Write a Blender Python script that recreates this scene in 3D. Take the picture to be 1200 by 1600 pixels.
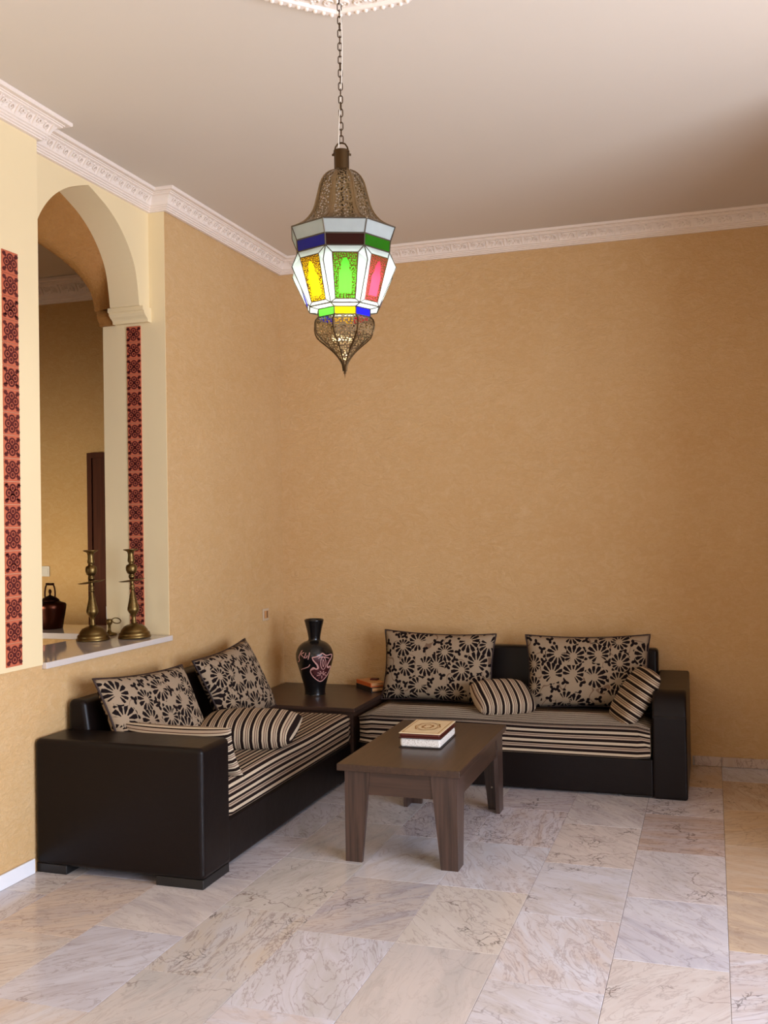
import bpy, bmesh, math, random
from mathutils import Matrix, Vector, Euler
random.seed(7)
for o in list(bpy.data.objects): bpy.data.objects.remove(o)
SC = bpy.context.scene
COL = SC.collection
PI = math.pi

# ------------------------------------------------------------------ camera
F_PX = 1550.0
cam_d = bpy.data.cameras.new('camera'); cam = bpy.data.objects.new('camera', cam_d); COL.objects.link(cam)
cam_d.sensor_fit = 'VERTICAL'; cam_d.sensor_height = 36.0; cam_d.lens = F_PX/1600*36.0
cam_d.clip_start = 0.02
RGT = Vector((0.94923442, 0.31415943, -0.01605839))
UPV = Vector((0.01882555, -0.00577598, 0.9998061))
FWD = Vector((-0.31400576, 0.94935267, 0.01139698))
CAM = Vector((2.84184615, -6.33559805, 1.5))
mw = Matrix.Identity(4)
for i in range(3):
    mw[i][0] = RGT[i]; mw[i][1] = UPV[i]; mw[i][2] = -FWD[i]; mw[i][3] = CAM[i]
cam.matrix_world = mw
SC.camera = cam

# ------------------------------------------------------------------ world, lights, exposure
W = bpy.data.worlds.new('world'); SC.world = W; W.use_nodes = True
W.node_tree.nodes['Background'].inputs[0].default_value = (0.80, 0.90, 1.0, 1)
W.node_tree.nodes['Background'].inputs[1].default_value = 1.0

def area_light(name, loc, rot, sx, sy, power, col):
    d = bpy.data.lights.new(name, 'AREA'); d.shape = 'RECTANGLE'; d.size = sx; d.size_y = sy
    d.energy = power; d.color = col
    o = bpy.data.objects.new(name, d); COL.objects.link(o); o.location = loc; o.rotation_euler = rot
    return o
# daylight outside the big window of the wide part of the room (light goes towards -x)
area_light('daylight_window', (5.62, -4.85, 1.30), (0, math.radians(90), 0), 2.2, 3.9, 415, (0.83, 0.935, 1.15))
# added fill light outside an unseen door behind the camera (light goes towards +y)
area_light('fill_rear_door', (1.75, -8.3, 1.25), (math.radians(90), 0, 0), 1.9, 2.3, 14, (0.95, 0.96, 1.0))
# daylight outside the window of the room behind the arch (light goes towards +y)
area_light('daylight_other_room', (-2.1, -4.9, 0.95), (math.radians(84), 0, 0), 1.3, 1.3, 38, (1.0, 0.93, 0.80)).data.spread = math.radians(60)

SC.view_settings.view_transform = 'Standard'
SC.view_settings.look = 'None'
SC.view_settings.exposure = 0.0
SC.view_settings.gamma = 1.0
SC.view_settings.use_curve_mapping = False

# ------------------------------------------------------------------ material helpers
def lin(c):
    return tuple(((v/255)/12.92 if v/255 <= 0.04045 else ((v/255+0.055)/1.055)**2.4) for v in c) + (1,)
class NT:
    def __init__(s, name):
        s.m = bpy.data.materials.new(name); s.m.use_nodes = True
        s.t = s.m.node_tree; s.t.nodes.clear()
        s.out = s.t.nodes.new('ShaderNodeOutputMaterial')
    def n(s, typ, **kw):
        nd = s.t.nodes.new(typ)
        for k, v in kw.items(): setattr(nd, k, v)
        return nd
    def link(s, a, b): s.t.links.new(a, b)
    def val(s, sock, v):
        if hasattr(v, 'is_linked') or isinstance(v, bpy.types.NodeSocket): s.link(v, sock)
        else: sock.default_value = v
    def math(s, op, a, b=0.0, c=None, clamp=False):
        nd = s.n('ShaderNodeMath', operation=op, use_clamp=clamp)
        s.val(nd.inputs[0], a); s.val(nd.inputs[1], b)
        if c is not None: s.val(nd.inputs[2], c)
        return nd.outputs[0]
    def vmath(s, op, a, b=(0, 0, 0)):
        nd = s.n('ShaderNodeVectorMath', operation=op)
        s.val(nd.inputs[0], a); s.val(nd.inputs[1], b)
        return nd.outputs[0]
    def scale(s, a, k):
        nd = s.n('ShaderNodeVectorMath', operation='SCALE'); s.val(nd.inputs[0], a); s.val(nd.inputs[3], k); return nd.outputs[0]
    def noise(s, vec, sc, det=3, rough=0.55, dist=0.0):
        nd = s.n('ShaderNodeTexNoise'); s.link(vec, nd.inputs['Vector'])
        nd.inputs['Scale'].default_value = sc; nd.inputs['Detail'].default_value = det
        nd.inputs['Roughness'].default_value = rough; nd.inputs['Distortion'].default_value = dist
        return nd.outputs['Fac']
    def ramp(s, fac, stops, interp='LINEAR'):
        nd = s.n('ShaderNodeValToRGB'); s.link(fac, nd.inputs[0]); r = nd.color_ramp; r.interpolation = interp
        while len(r.elements) < len(stops): r.elements.new(0.5)
        for e, (p, c) in zip(r.elements, stops): e.position = p; e.color = c
        return nd.outputs[0]
    def mix(s, f, a, b, blend='MIX'):
        nd = s.n('ShaderNodeMix', data_type='RGBA', blend_type=blend)
        s.val(nd.inputs[0], f); s.val(nd.inputs[6], a); s.val(nd.inputs[7], b)
        return nd.outputs[2]
    def bsdf(s, col=None, rough=0.5, metal=0.0, spec=0.5, **kw):
        b = s.n('ShaderNodeBsdfPrincipled')
        if col is not None: s.val(b.inputs['Base Color'], col)
        s.val(b.inputs['Roughness'], rough); s.val(b.inputs['Metallic'], metal); b.inputs['Specular IOR Level'].default_value = spec
        for k, v in kw.items(): s.val(b.inputs[k.replace('_', ' ')], v)
        s.link(b.outputs[0], s.out.inputs[0]); s.b = b
        return b
    def bump(s, h, strength=0.3, dist=0.01):
        nd = s.n('ShaderNodeBump'); nd.inputs['Strength'].default_value = strength; nd.inputs['Distance'].default_value = dist
        s.link(h, nd.inputs['Height']); s.link(nd.outputs[0], s.b.inputs['Normal'])
    def coord(s, which='Object'):
        return s.n('ShaderNodeTexCoord').outputs[which]
MAT = {}
def plain(name, col, rough=0.5, metal=0.0, noise=0.0, nscale=40, spec=0.5, bump=0.0, bscale=200, **kw):
    t = NT(name); c = t.coord()
    if noise:
        f = t.noise(c, nscale, 4)
        a = tuple(x*(1-noise) for x in col[:3])+(1,); b = tuple(min(1, x*(1+noise)) for x in col[:3])+(1,)
        cc = t.mix(f, a, b)
    else: cc = col
    t.bsdf(cc, rough, metal, spec, **kw)
    if bump: t.bump(t.noise(c, bscale, 3), bump, 0.002)
    MAT[name] = t.m
    return t.m

def tadelakt(name, base, dark, light):
    t = NT(name); c = t.coord()
    big = t.noise(c, 1.1, 3, 0.6)
    mp = t.n('ShaderNodeMapping'); t.link(c, mp.inputs[0]); mp.inputs['Scale'].default_value = (1.0, 1.0, 1.6)
    mid = t.noise(mp.outputs[0], 13, 5, 0.7, 1.5)
    fine = t.noise(mp.outputs[0], 55, 4, 0.75, 1.0)
    col = t.mix(t.math('MULTIPLY_ADD', big, 1.6, -0.3, clamp=True), dark, base)
    col = t.mix(t.math('MULTIPLY_ADD', mid, 1.8, -0.75, clamp=True), col, light)
    col = t.mix(t.math('MULTIPLY_ADD', fine, 1.5, -0.55, clamp=True), col, dark)
    t.bsdf(col, 0.52, 0, 0.35)
    h = t.math('ADD', t.math('MULTIPLY', mid, 0.7), t.math('MULTIPLY', fine, 0.5))
    t.bump(h, 0.8, 0.012)
    MAT[name] = t.m
tadelakt('tadelakt', lin((220, 182, 130)), lin((209, 165, 108)), lin((228, 196, 150)))
tadelakt('shaded_ochre', lin((166, 114, 54)), lin((152, 100, 44)), lin((174, 124, 64)))  # ochre plaster darkened, the soffit's shade is in its colour
tadelakt('tan_plaster', lin((206, 166, 106)), lin((194, 150, 88)), lin((214, 178, 126)))
plain('cream_paint', lin((236, 214, 168)), 0.55, noise=0.03, nscale=2.5, spec=0.3, bump=0.05, bscale=30)
plain('ceiling_paint', lin((216, 203, 186)), 0.7, noise=0.02, nscale=1.5, spec=0.2)
plain('plaster_white', lin((238, 222, 206)), 0.65, noise=0.03, nscale=20, spec=0.25)
plain('grout', lin((186, 172, 160)), 0.8)
plain('white_skirting', lin((232, 230, 232)), 0.25, noise=0.04, nscale=8)
plain('outside_wall', lin((210, 200, 185)), 0.8)

def marble(name, tone, scribble=False):
    t = NT(name); c = t.coord(); oi = t.n('ShaderNodeObjectInfo'); rnd = oi.outputs['Random']
    off = t.n('ShaderNodeCombineXYZ'); t.link(t.math('MULTIPLY', rnd, 37.0), off.inputs[0]); t.link(t.math('MULTIPLY', rnd, 91.0), off.inputs[1]); t.link(t.math('MULTIPLY', rnd, 53.0), off.inputs[2])
    rot = t.n('ShaderNodeVectorRotate', rotation_type='Z_AXIS'); t.link(c, rot.inputs['Vector']); t.link(t.math('MULTIPLY', t.math('FRACT', t.math('MULTIPLY', rnd, 7.31)), 6.28), rot.inputs['Angle'])
    v = t.vmath('ADD', rot.outputs[0], off.outputs[0])
    r2 = t.math('FRACT', t.math('MULTIPLY', rnd, 13.7)); r3 = t.math('FRACT', t.math('MULTIPLY', rnd, 29.3)); r4 = t.math('FRACT', t.math('MULTIPLY', rnd, 47.9))
    base = t.ramp(rnd, [(0, lin((232, 229, 235))), (0.30, lin((228, 223, 226))), (0.5, lin((233, 222, 213))), (0.68, lin((228, 226, 237))), (0.86, lin((229, 210, 194))), (1.0, lin((219, 216, 219)))], 'LINEAR')
    # broad clouds
    mp = t.n('ShaderNodeMapping'); t.link(v, mp.inputs[0]); mp.inputs['Scale'].default_value = (1, 3.6, 1)
    cl = t.noise(mp.outputs[0], 2.6, 5, 0.62, 0.9)
    cloudc = t.ramp(r2, [(0, lin((192, 190, 206))), (0.4, lin((222, 198, 178))), (0.7, lin((198, 195, 194))), (1, lin((238, 216, 192)))])
    col = t.mix(t.math('MULTIPLY_ADD', cl, 2.6, -1.0, clamp=True), base, cloudc)
    # sweeping soft veins
    wv = t.noise(mp.outputs[0], 3.4, 6, 0.6, 1.8)
    band = t.math('ABSOLUTE', t.math('SUBTRACT', wv, 0.5))
    vein = t.math('SUBTRACT', 1.0, t.math('MULTIPLY', band, 34.0), clamp=True)
    col = t.mix(t.math('MULTIPLY', vein, t.math('MULTIPLY_ADD', r3, 0.42, 0.14)), col, lin((146, 120, 114)))
    # crack-like veins
    dn = t.n('ShaderNodeTexNoise'); t.link(v, dn.inputs['Vector']); dn.inputs['Scale'].default_value = 7; dn.inputs['Detail'].default_value = 4
    vd = t.vmath('ADD', v, t.scale(t.vmath('SUBTRACT', dn.outputs['Color'], (0.5, 0.5, 0.5)), 0.28))
    vo = t.n('ShaderNodeTexVoronoi', feature='DISTANCE_TO_EDGE'); t.link(vd, vo.inputs['Vector']); vo.inputs['Scale'].default_value = 2.6
    crack = t.math('SUBTRACT', 1.0, t.math('MULTIPLY', vo.outputs['Distance'], 75.0), clamp=True)
    patch = t.math('MULTIPLY_ADD', t.noise(v, 3.1, 2), 6.0, -2.9, clamp=True)
    col = t.mix(t.math('MULTIPLY', t.math('MULTIPLY', crack, patch), t.math('MULTIPLY_ADD', r4, 0.5, 0.30)), col, lin((100, 76, 64)))
    # dark scribbles on some tiles
    vs = t.n('ShaderNodeTexVoronoi', feature='DISTANCE_TO_EDGE'); t.link(vd, vs.inputs['Vector']); vs.inputs['Scale'].default_value = 15
    sc = t.math('SUBTRACT', 1.0, t.math('MULTIPLY', vs.outputs['Distance'], 16.0), clamp=True)
    sp = t.math('MULTIPLY_ADD', t.noise(v, 5.5, 2), 9.0, -4.3 if scribble else -5.2, clamp=True)
    some = t.math('GREATER_THAN', r4, -1.0 if scribble else 0.72)
    col = t.mix(t.math('MULTIPLY', t.math('MULTIPLY', sc, sp), t.math('MULTIPLY', some, 0.75)), col, lin((58, 40, 28)))
    if tone: col = t.mix(1.0, col, tone, 'MULTIPLY')
    t.bsdf(col, 0.16, 0, 0.5)
    MAT[name] = t.m
marble('marble', (0.83, 0.84, 0.86, 1))
marble('marble_tan_shade', (0.76, 0.62, 0.44, 1)); marble('marble_peach', (0.88, 0.83, 0.76, 1)); marble('marble_brown', (0.70, 0.59, 0.50, 1)); marble('marble_scribbled', (0.86, 0.82, 0.82, 1), True); marble('marble_grey', (0.74, 0.75, 0.76, 1))
marble('skirting_marble', lin((225, 205, 185)))
plain('sill_marble', lin((212, 200, 190)), 0.07, noise=0.05, nscale=6)

def leather(name, col):
    t = NT(name); c = t.coord()
    f = t.noise(c, 3, 3)
    cc = t.mix(f, tuple(x*0.85 for x in col[:3])+(1,), tuple(x*1.12 for x in col[:3])+(1,))
    t.bsdf(cc, 0.34, 0, 0.16)
    vo = t.n('ShaderNodeTexVoronoi'); t.link(c, vo.inputs['Vector']); vo.inputs['Scale'].default_value = 260
    h = t.math('ADD', t.math('MULTIPLY', vo.outputs['Distance'], 0.25), t.math('MULTIPLY', t.noise(c, 9, 3), 3.0))
    t.bump(h, 0.25, 0.0025)
    MAT[name] = t.m
leather('leather', lin((23, 16, 14)))
plain('black_plastic', lin((22, 19, 18)), 0.5)

def wood(name, col, dark, along, rough=0.34):
    t = NT(name); c = t.coord()
    mp = t.n('ShaderNodeMapping'); t.link(c, mp.inputs[0])
    mp.inputs['Scale'].default_value = {'x': (1.2, 30, 30), 'y': (30, 1.2, 30), 'z': (30, 30, 1.2)}[along]
    n = t.noise(mp.outputs[0], 2.2, 4, 0.6, 0.3)
    t.bsdf(t.mix(t.math('MULTIPLY_ADD', n, 2.4, -0.7, clamp=True), dark, col), rough, 0, 0.5 if rough < 0.5 else 0.15)
    t.bump(n, 0.05, 0.001)
    MAT[name] = t.m
wood('wenge_y', lin((72, 50, 36)), lin((52, 35, 26)), 'y')
wood('wenge_z', lin((82, 60, 50)), lin((46, 33, 27)), 'z')
wood('wenge_x', lin((76, 54, 43)), lin((48, 34, 27)), 'x')
wood('door_wood', lin((82, 44, 26)), lin((62, 32, 18)), 'z', 0.75)

BLACKS = lin((26, 16, 14)); TAUPE = lin((168, 146, 122))
def stripes(name, period, seq):
    t = NT(name); uv = t.coord('UV'); sx = t.n('ShaderNodeSeparateXYZ'); t.link(uv, sx.inputs[0])
    f = t.math('FRACT', t.math('DIVIDE', sx.outputs[1], period))
    col = t.ramp(f, seq, 'CONSTANT')
    nz = t.noise(uv, 420, 2)
    col = t.mix(t.math('MULTIPLY', nz, 0.22), col, lin((60, 44, 36)))
    t.bsdf(col, 0.9, 0, 0.1)
    t.bump(t.math('ADD', t.math('MULTIPLY', nz, 0.4), t.math('LESS_THAN', f, 0.3)), 0.15, 0.001)
    MAT[name] = t.m
BR = lin((86, 58, 46)); BG = lin((200, 178, 150)); BG2 = lin((176, 152, 128))
stripes('stripes', 0.058, [(0, BLACKS), (0.26, BG), (0.50, BLACKS), (0.70, BG2), (0.79, BR), (0.86, BG2)])
stripes('stripes_small', 0.046, [(0, BLACKS), (0.34, BG), (0.54, BR), (0.62, BG2), (0.80, BLACKS), (0.86, BG)])

def floral():
    t = NT('floral'); uv = t.coord('UV')
    oi = t.n('ShaderNodeObjectInfo')
    off = t.n('ShaderNodeCombineXYZ'); t.link(t.math('MULTIPLY', oi.outputs['Random'], 9.0), off.inputs[0]); t.link(t.math('MULTIPLY', oi.outputs['Random'], 5.0), off.inputs[1])
    v0 = t.vmath('ADD', uv, off.outputs[0])
    def polar(scale, rand):
        vo = t.n('ShaderNodeTexVoronoi', voronoi_dimensions='2D'); t.link(v0, vo.inputs['Vector']); vo.inputs['Scale'].default_value = scale; vo.inputs['Randomness'].default_value = rand
        d = t.vmath('SUBTRACT', v0, vo.outputs['Position'])
        d = t.scale(d, scale)
        s = t.n('ShaderNodeSeparateXYZ'); t.link(d, s.inputs[0])
        th = t.math('ARCTAN2', s.outputs[1], s.outputs[0])
        sc = t.n('ShaderNodeSeparateColor'); t.link(vo.outputs['Color'], sc.inputs[0])
        return vo.outputs['Distance'], th, sc.outputs[0], sc.outputs[1]
    r, th, ra, rb = polar(7.2, 0.80)
    rad = t.math('MULTIPLY_ADD', rb, 0.10, 0.40)
    lop = t.math('MULTIPLY_ADD', t.math('COSINE', t.math('SUBTRACT', th, t.math('MULTIPLY', ra, 6.28))), 0.22, 1.0)
    rr = t.math('DIVIDE', r, t.math('MULTIPLY', rad, lop))
    pet = t.math('COSINE', t.math('MULTIPLY_ADD', th, 12.0, t.math('MULTIPLY', ra, 6.28)))
    thr = t.math('MULTIPLY_ADD', t.math('ABSOLUTE', t.math('SUBTRACT', rr, 0.72)), 2.8, -0.80)
    wedge = t.math('GREATER_THAN', t.math('COSINE', t.math('SUBTRACT', th, t.math('MULTIPLY', ra, 6.28))), t.math('MULTIPLY_ADD', rb, 0.9, -1.3))
    flower = t.math('MULTIPLY', wedge, t.math('MULTIPLY', t.math('GREATER_THAN', pet, thr), t.math('MULTIPLY', t.math('LESS_THAN', rr, 1.0), t.math('GREATER_THAN', rr, 0.34))))
    near = t.math('LESS_THAN', rr, 1.06)
    r2, th2, rc, rd = polar(17.0, 0.92)
    lob = t.math('MULTIPLY_ADD', t.math('COSINE', t.math('MULTIPLY_ADD', th2, 3.0, t.math('MULTIPLY', rc, 6.28))), 0.15, 0.30)
    leaf = t.math('MULTIPLY', t.math('LESS_THAN', r2, lob), t.math('LESS_THAN', rd, 0.95))
    leaf = t.math('MULTIPLY', leaf, t.math('SUBTRACT', 1.0, near))
    nz = t.noise(v0, 5.5, 1, 0.4)
    stem = t.math('LESS_THAN', t.math('ABSOLUTE', t.math('SUBTRACT', nz, 0.5)), 0.006)
    stem = t.math('MULTIPLY', stem, t.math('SUBTRACT', 1.0, near))
    wv = t.noise(uv, 380, 2)
    base = t.mix(wv, lin((138, 117, 94)), lin((168, 147, 122)))
    col = t.mix(t.math('MULTIPLY', stem, 0.65), base, lin((88, 56, 40)))
    dark = t.math('MAXIMUM', flower, leaf)
    col = t.mix(dark, col, lin((24, 16, 16)))
    t.bsdf(col, 0.9, 0, 0.1)
    t.bump(t.math('ADD', t.math('MULTIPLY', wv, 0.3), dark), 0.2, 0.001)
    MAT['floral'] = t.m
floral()
plain('piping', lin((44, 26, 22)), 0.7)
plain('brass', lin((124, 101, 60)), 0.40, 1.0, noise=0.18, nscale=30)
plain('aged_brass', lin((132, 110, 80)), 0.42, 1.0, noise=0.15, nscale=60)
plain('dark_brass', lin((74, 56, 36)), 0.45, 1.0)
plain('lead', lin((82, 72, 60)), 0.4, 0.8)
plain('copper', lin((72, 38, 26)), 0.30, 1.0, noise=0.2, nscale=10)
plain('dark_copper', lin((46, 24, 16)), 0.4, 1.0)
plain('vase_black', lin((18, 16, 16)), 0.22)
plain('vase_pink', lin((206, 150, 138)), 0.6)
plain('vase_maroon', lin((70, 22, 22)), 0.5)
plain('coral', lin((192, 98, 66)), 0.65, noise=0.08, nscale=30)
plain('maroon', lin((84, 18, 16)), 0.6)
plain('switch_plastic', lin((206, 196, 178)), 0.4)
plain('socket_beige', lin((206, 180, 146)), 0.5)
plain('socket_dark', lin((60, 44, 34)), 0.5)
plain('cord_white', lin((225, 215, 200)), 0.5)
plain('book_cream', lin((232, 210, 170)), 0.5, noise=0.06, nscale=150)
plain('gold', lin((168, 122, 62)), 0.45, 0.3)
plain('book_red', lin((84, 30, 20)), 0.5)
plain('book_black', lin((30, 22, 20)), 0.5)
plain('orange_card', lin((222, 110, 46)), 0.5, noise=0.08, nscale=40)
plain('tan_card', lin((196, 140, 86)), 0.6)
plain('window_frame', lin((80, 52, 36)), 0.4)
def pages():
    t = NT('pages'); c = t.coord()
    mp = t.n('ShaderNodeMapping'); t.link(c, mp.inputs[0]); mp.inputs['Scale'].default_value = (1, 1, 1)
    n = t.noise(mp.outputs[0], 150, 3, 0.7)
    t.bsdf(t.ramp(n, [(0.32, lin((186, 170, 152))), (0.55, lin((240, 232, 222)))]), 0.7)
    t.bump(n, 0.3, 0.002)
    MAT['pages'] = t.m
pages()
def pane(name, col, trans=0.955, rough=0.25, glossy=0.025):
    t = NT(name); c = t.coord()
    f = t.noise(c, 30, 3)
    cc = t.mix(f, tuple(x*0.85 for x in col[:3])+(1,), col)
    d = t.n('ShaderNodeBsdfDiffuse'); t.link(cc, d.inputs[0])
    tr = t.n('ShaderNodeBsdfTranslucent'); t.link(cc, tr.inputs[0])
    g = t.n('ShaderNodeBsdfGlossy'); g.inputs['Roughness'].default_value = rough
    m = t.n('ShaderNodeMixShader'); m.inputs[0].default_value = trans; t.link(d.outputs[0], m.inputs[1]); t.link(tr.outputs[0], m.inputs[2])
    m2 = t.n('ShaderNodeMixShader'); m2.inputs[0].default_value = glossy; t.link(m.outputs[0], m2.inputs[1]); t.link(g.outputs[0], m2.inputs[2])
    t.link(m2.outputs[0], t.out.inputs[0]); MAT[name] = t.m
pane('glass_milk', lin((206, 214, 210)), 0.62)
pane('glass_green', lin((70, 200, 40))); pane('glass_yellow', lin((252, 190, 6))); pane('glass_red', lin((196, 30, 44)))
pane('glass_blue', lin((16, 16, 190))); pane('glass_darkred', lin((74, 6, 10))); pane('glass_pink', lin((210, 52, 76)))
def perforated(name, scale, hole_r, ca, cb):
    t = NT(name); uv = t.coord('UV')
    vo = t.n('ShaderNodeTexVoronoi', voronoi_dimensions='2D'); t.link(uv, vo.inputs['Vector']); vo.inputs['Scale'].default_value = scale; vo.inputs['Randomness'].default_value = 0.75
    hole = t.math('LESS_THAN', vo.outputs['Distance'], hole_r)
    b = t.bsdf(t.mix(t.noise(uv, 60, 2), ca, cb), 0.4, 1.0)
    tp = t.n('ShaderNodeBsdfTransparent'); m = t.n('ShaderNodeMixShader'); t.link(hole, m.inputs[0]); t.link(b.outputs[0], m.inputs[1]); t.link(tp.outputs[0], m.inputs[2])
    t.link(m.outputs[0], t.out.inputs[0]); MAT[name] = t.m
perforated('perforated_brass', 120, 0.36, lin((104, 86, 60)), lin((152, 130, 98)))
perforated('pierced_gold', 190, 0.27, lin((80, 58, 26)), lin((120, 90, 44)))
def bulb_mat():
    t = NT('bulb_glow'); e = t.n('ShaderNodeEmission'); e.inputs[0].default_value = (0.92, 1.0, 0.92, 1); e.inputs[1].default_value = 85
    t.link(e.outputs[0], t.out.inputs[0]); MAT['bulb_glow'] = t.m
bulb_mat()
def window_glass():
    t = NT('window_glass'); tp = t.n('ShaderNodeBsdfTransparent'); g = t.n('ShaderNodeBsdfGlossy'); g.inputs['Roughness'].default_value = 0.02
    m = t.n('ShaderNodeMixShader'); m.inputs[0].default_value = 0.06; t.link(tp.outputs[0], m.inputs[1]); t.link(g.outputs[0], m.inputs[2]); t.link(m.outputs[0], t.out.inputs[0]); MAT['window_glass'] = t.m
window_glass()

# ------------------------------------------------------------------ object helpers
def tag(o, label=None, cat=None, group=None, kind=None):
    if label: o['label'] = label
    if cat: o['category'] = cat
    if group: o['group'] = group
    if kind: o['kind'] = kind
    return o
def thing(name, label, cat, loc=(0, 0, 0), rot=(0, 0, 0), group=None):
    o = bpy.data.objects.new(name, None); COL.objects.link(o); o.empty_display_size = 0.05
    o.location = loc; o.rotation_euler = rot
    return tag(o, label, cat, group)
def base(p):
    b = Vector((0, 0, 0))
    while p is not None: b += Vector(p.location); p = p.parent
    return b
def mobj(name, V, F, mat, parent=None, world=True, uv=None, smooth=False, bevel=0, bseg=2, origin=None):
    """vertices in world coordinates (world=True) or in the parent's frame"""
    b = base(parent) if (parent is not None and world) else Vector((0, 0, 0))
    loc = Vector((0, 0, 0))
    if origin is not None: loc = Vector(origin)-b; sub = Vector(origin)
    else: sub = b
    me = bpy.data.meshes.new(name)
    me.from_pydata([tuple(Vector(v)-sub) for v in V], [], F)
    if uv:
        l = me.uv_layers.new(name='uv')
        for i, lp in enumerate(me.loops): l.data[i].uv = uv[lp.vertex_index]
    bm = bmesh.new(); bm.from_mesh(me); bmesh.ops.recalc_face_normals(bm, faces=bm.faces); bm.to_mesh(me); bm.free()
    if smooth:
        for p in me.polygons: p.use_smooth = True
    me.materials.append(MAT[mat])
    o = bpy.data.objects.new(name, me); COL.objects.link(o)
    o.parent = parent; o.location = loc
    if bevel:
        m = o.modifiers.new('bevel', 'BEVEL'); m.width = bevel; m.segments = bseg; m.limit_method = 'ANGLE'; m.angle_limit = 0.6
        for p in me.polygons: p.use_smooth = True
        w = o.modifiers.new('wn', 'WEIGHTED_NORMAL'); w.keep_sharp = False
    return o
def instance(name, src, parent, loc, rot=(0, 0, 0), scale=(1, 1, 1)):
    o = bpy.data.objects.new(name, src.data); COL.objects.link(o); o.parent = parent
    o.location = loc; o.rotation_euler = rot; o.scale = scale
    return o
BF = [(0, 3, 2, 1), (4, 5, 6, 7), (0, 1, 5, 4), (1, 2, 6, 5), (2, 3, 7, 6), (3, 0, 4, 7)]
def bv(x0, x1, y0, y1, z0, z1):
    return [(x0, y0, z0), (x1, y0, z0), (x1, y1, z0), (x0, y1, z0), (x0, y0, z1), (x1, y0, z1), (x1, y1, z1), (x0, y1, z1)]
def box(name, d, mat, parent=None, world=True, bevel=0, bseg=2):
    return mobj(name, bv(*d), BF, mat, parent, world, bevel=bevel, bseg=bseg)
class MB:
    def __init__(s): s.V = []; s.F = []
    def add(s, V, F):
        o = len(s.V); s.V += [tuple(v) for v in V]; s.F += [tuple(i+o for i in f) for f in F]; return s
    def box(s, *d): return s.add(bv(*d), BF)
    def lathe(s, prof, n=32, c=(0, 0, 0), a0=0.0, cap=True):
        V = []; F = []
        for r, z in prof:
            for k in range(n):
                a = a0+2*PI*k/n; V.append((c[0]+r*math.cos(a), c[1]+r*math.sin(a), c[2]+z))
        for i in range(len(prof)-1):
            for k in range(n):
                k2 = (k+1) % n; F.append((i*n+k, i*n+k2, (i+1)*n+k2, (i+1)*n+k))
        if cap: F.append(tuple(range(n-1, -1, -1))); F.append(tuple((len(prof)-1)*n+k for k in range(n)))
        return s.add(V, F)
    def tube(s, pts, r, n=8, closed=False):
        pts = [Vector(p) for p in pts]; V = []; F = []; m = len(pts)
        rs = r if isinstance(r, (list, tuple)) else [r]*m
        up = Vector((0, 0, 1)); prev = None
        for i, p in enumerate(pts):
            if closed: t = pts[(i+1) % m]-pts[i-1]
            else: t = pts[min(i+1, m-1)]-pts[max(i-1, 0)]
            t.normalize()
            if prev is None:
                a = t.cross(up)
                if a.length < 1e-3: a = t.cross(Vector((1, 0, 0)))
            else: a = prev-t*prev.dot(t)
            a.normalize(); prev = a; b = t.cross(a)
            for k in range(n):
                g = 2*PI*k/n; V.append(p+(a*math.cos(g)+b*math.sin(g))*rs[i])
        for i in range(m if closed else m-1):
            j = (i+1) % m
            for k in range(n): F.append((i*n+k, i*n+(k+1) % n, j*n+(k+1) % n, j*n+k))
        if not closed: F.append(tuple(range(n))); F.append(tuple((m-1)*n+k for k in range(n)))
        return s.add(V, F)
    def build(s, name, mat, parent=None, world=True, **k): return mobj(name, s.V, s.F, mat, parent, world, **k)

# ------------------------------------------------------------------ the setting
XR, YB = 3.55, -7.9          # right wall, wall behind the camera
ZC = 3.34                    # ceiling
Y1, Y2 = -1.525, -2.62       # jambs of the arched opening in the left wall
XT = -0.40                   # far side of the left wall
floor = box('floor', (-4.0, 5.6, YB-0.3, 0.5, -0.08, -0.006), 'grout'); tag(floor, kind='structure')
TX, TY = 0.378, 0.585
tile0 = None
offs = {0: -3.13, 1: -2.86, -1: -2.357, -2: -2.357, -3: -2.80, -4: -3.11, 2: -2.1, -5: -2.65, -6: -2.9, 3: -2.5}
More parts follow.
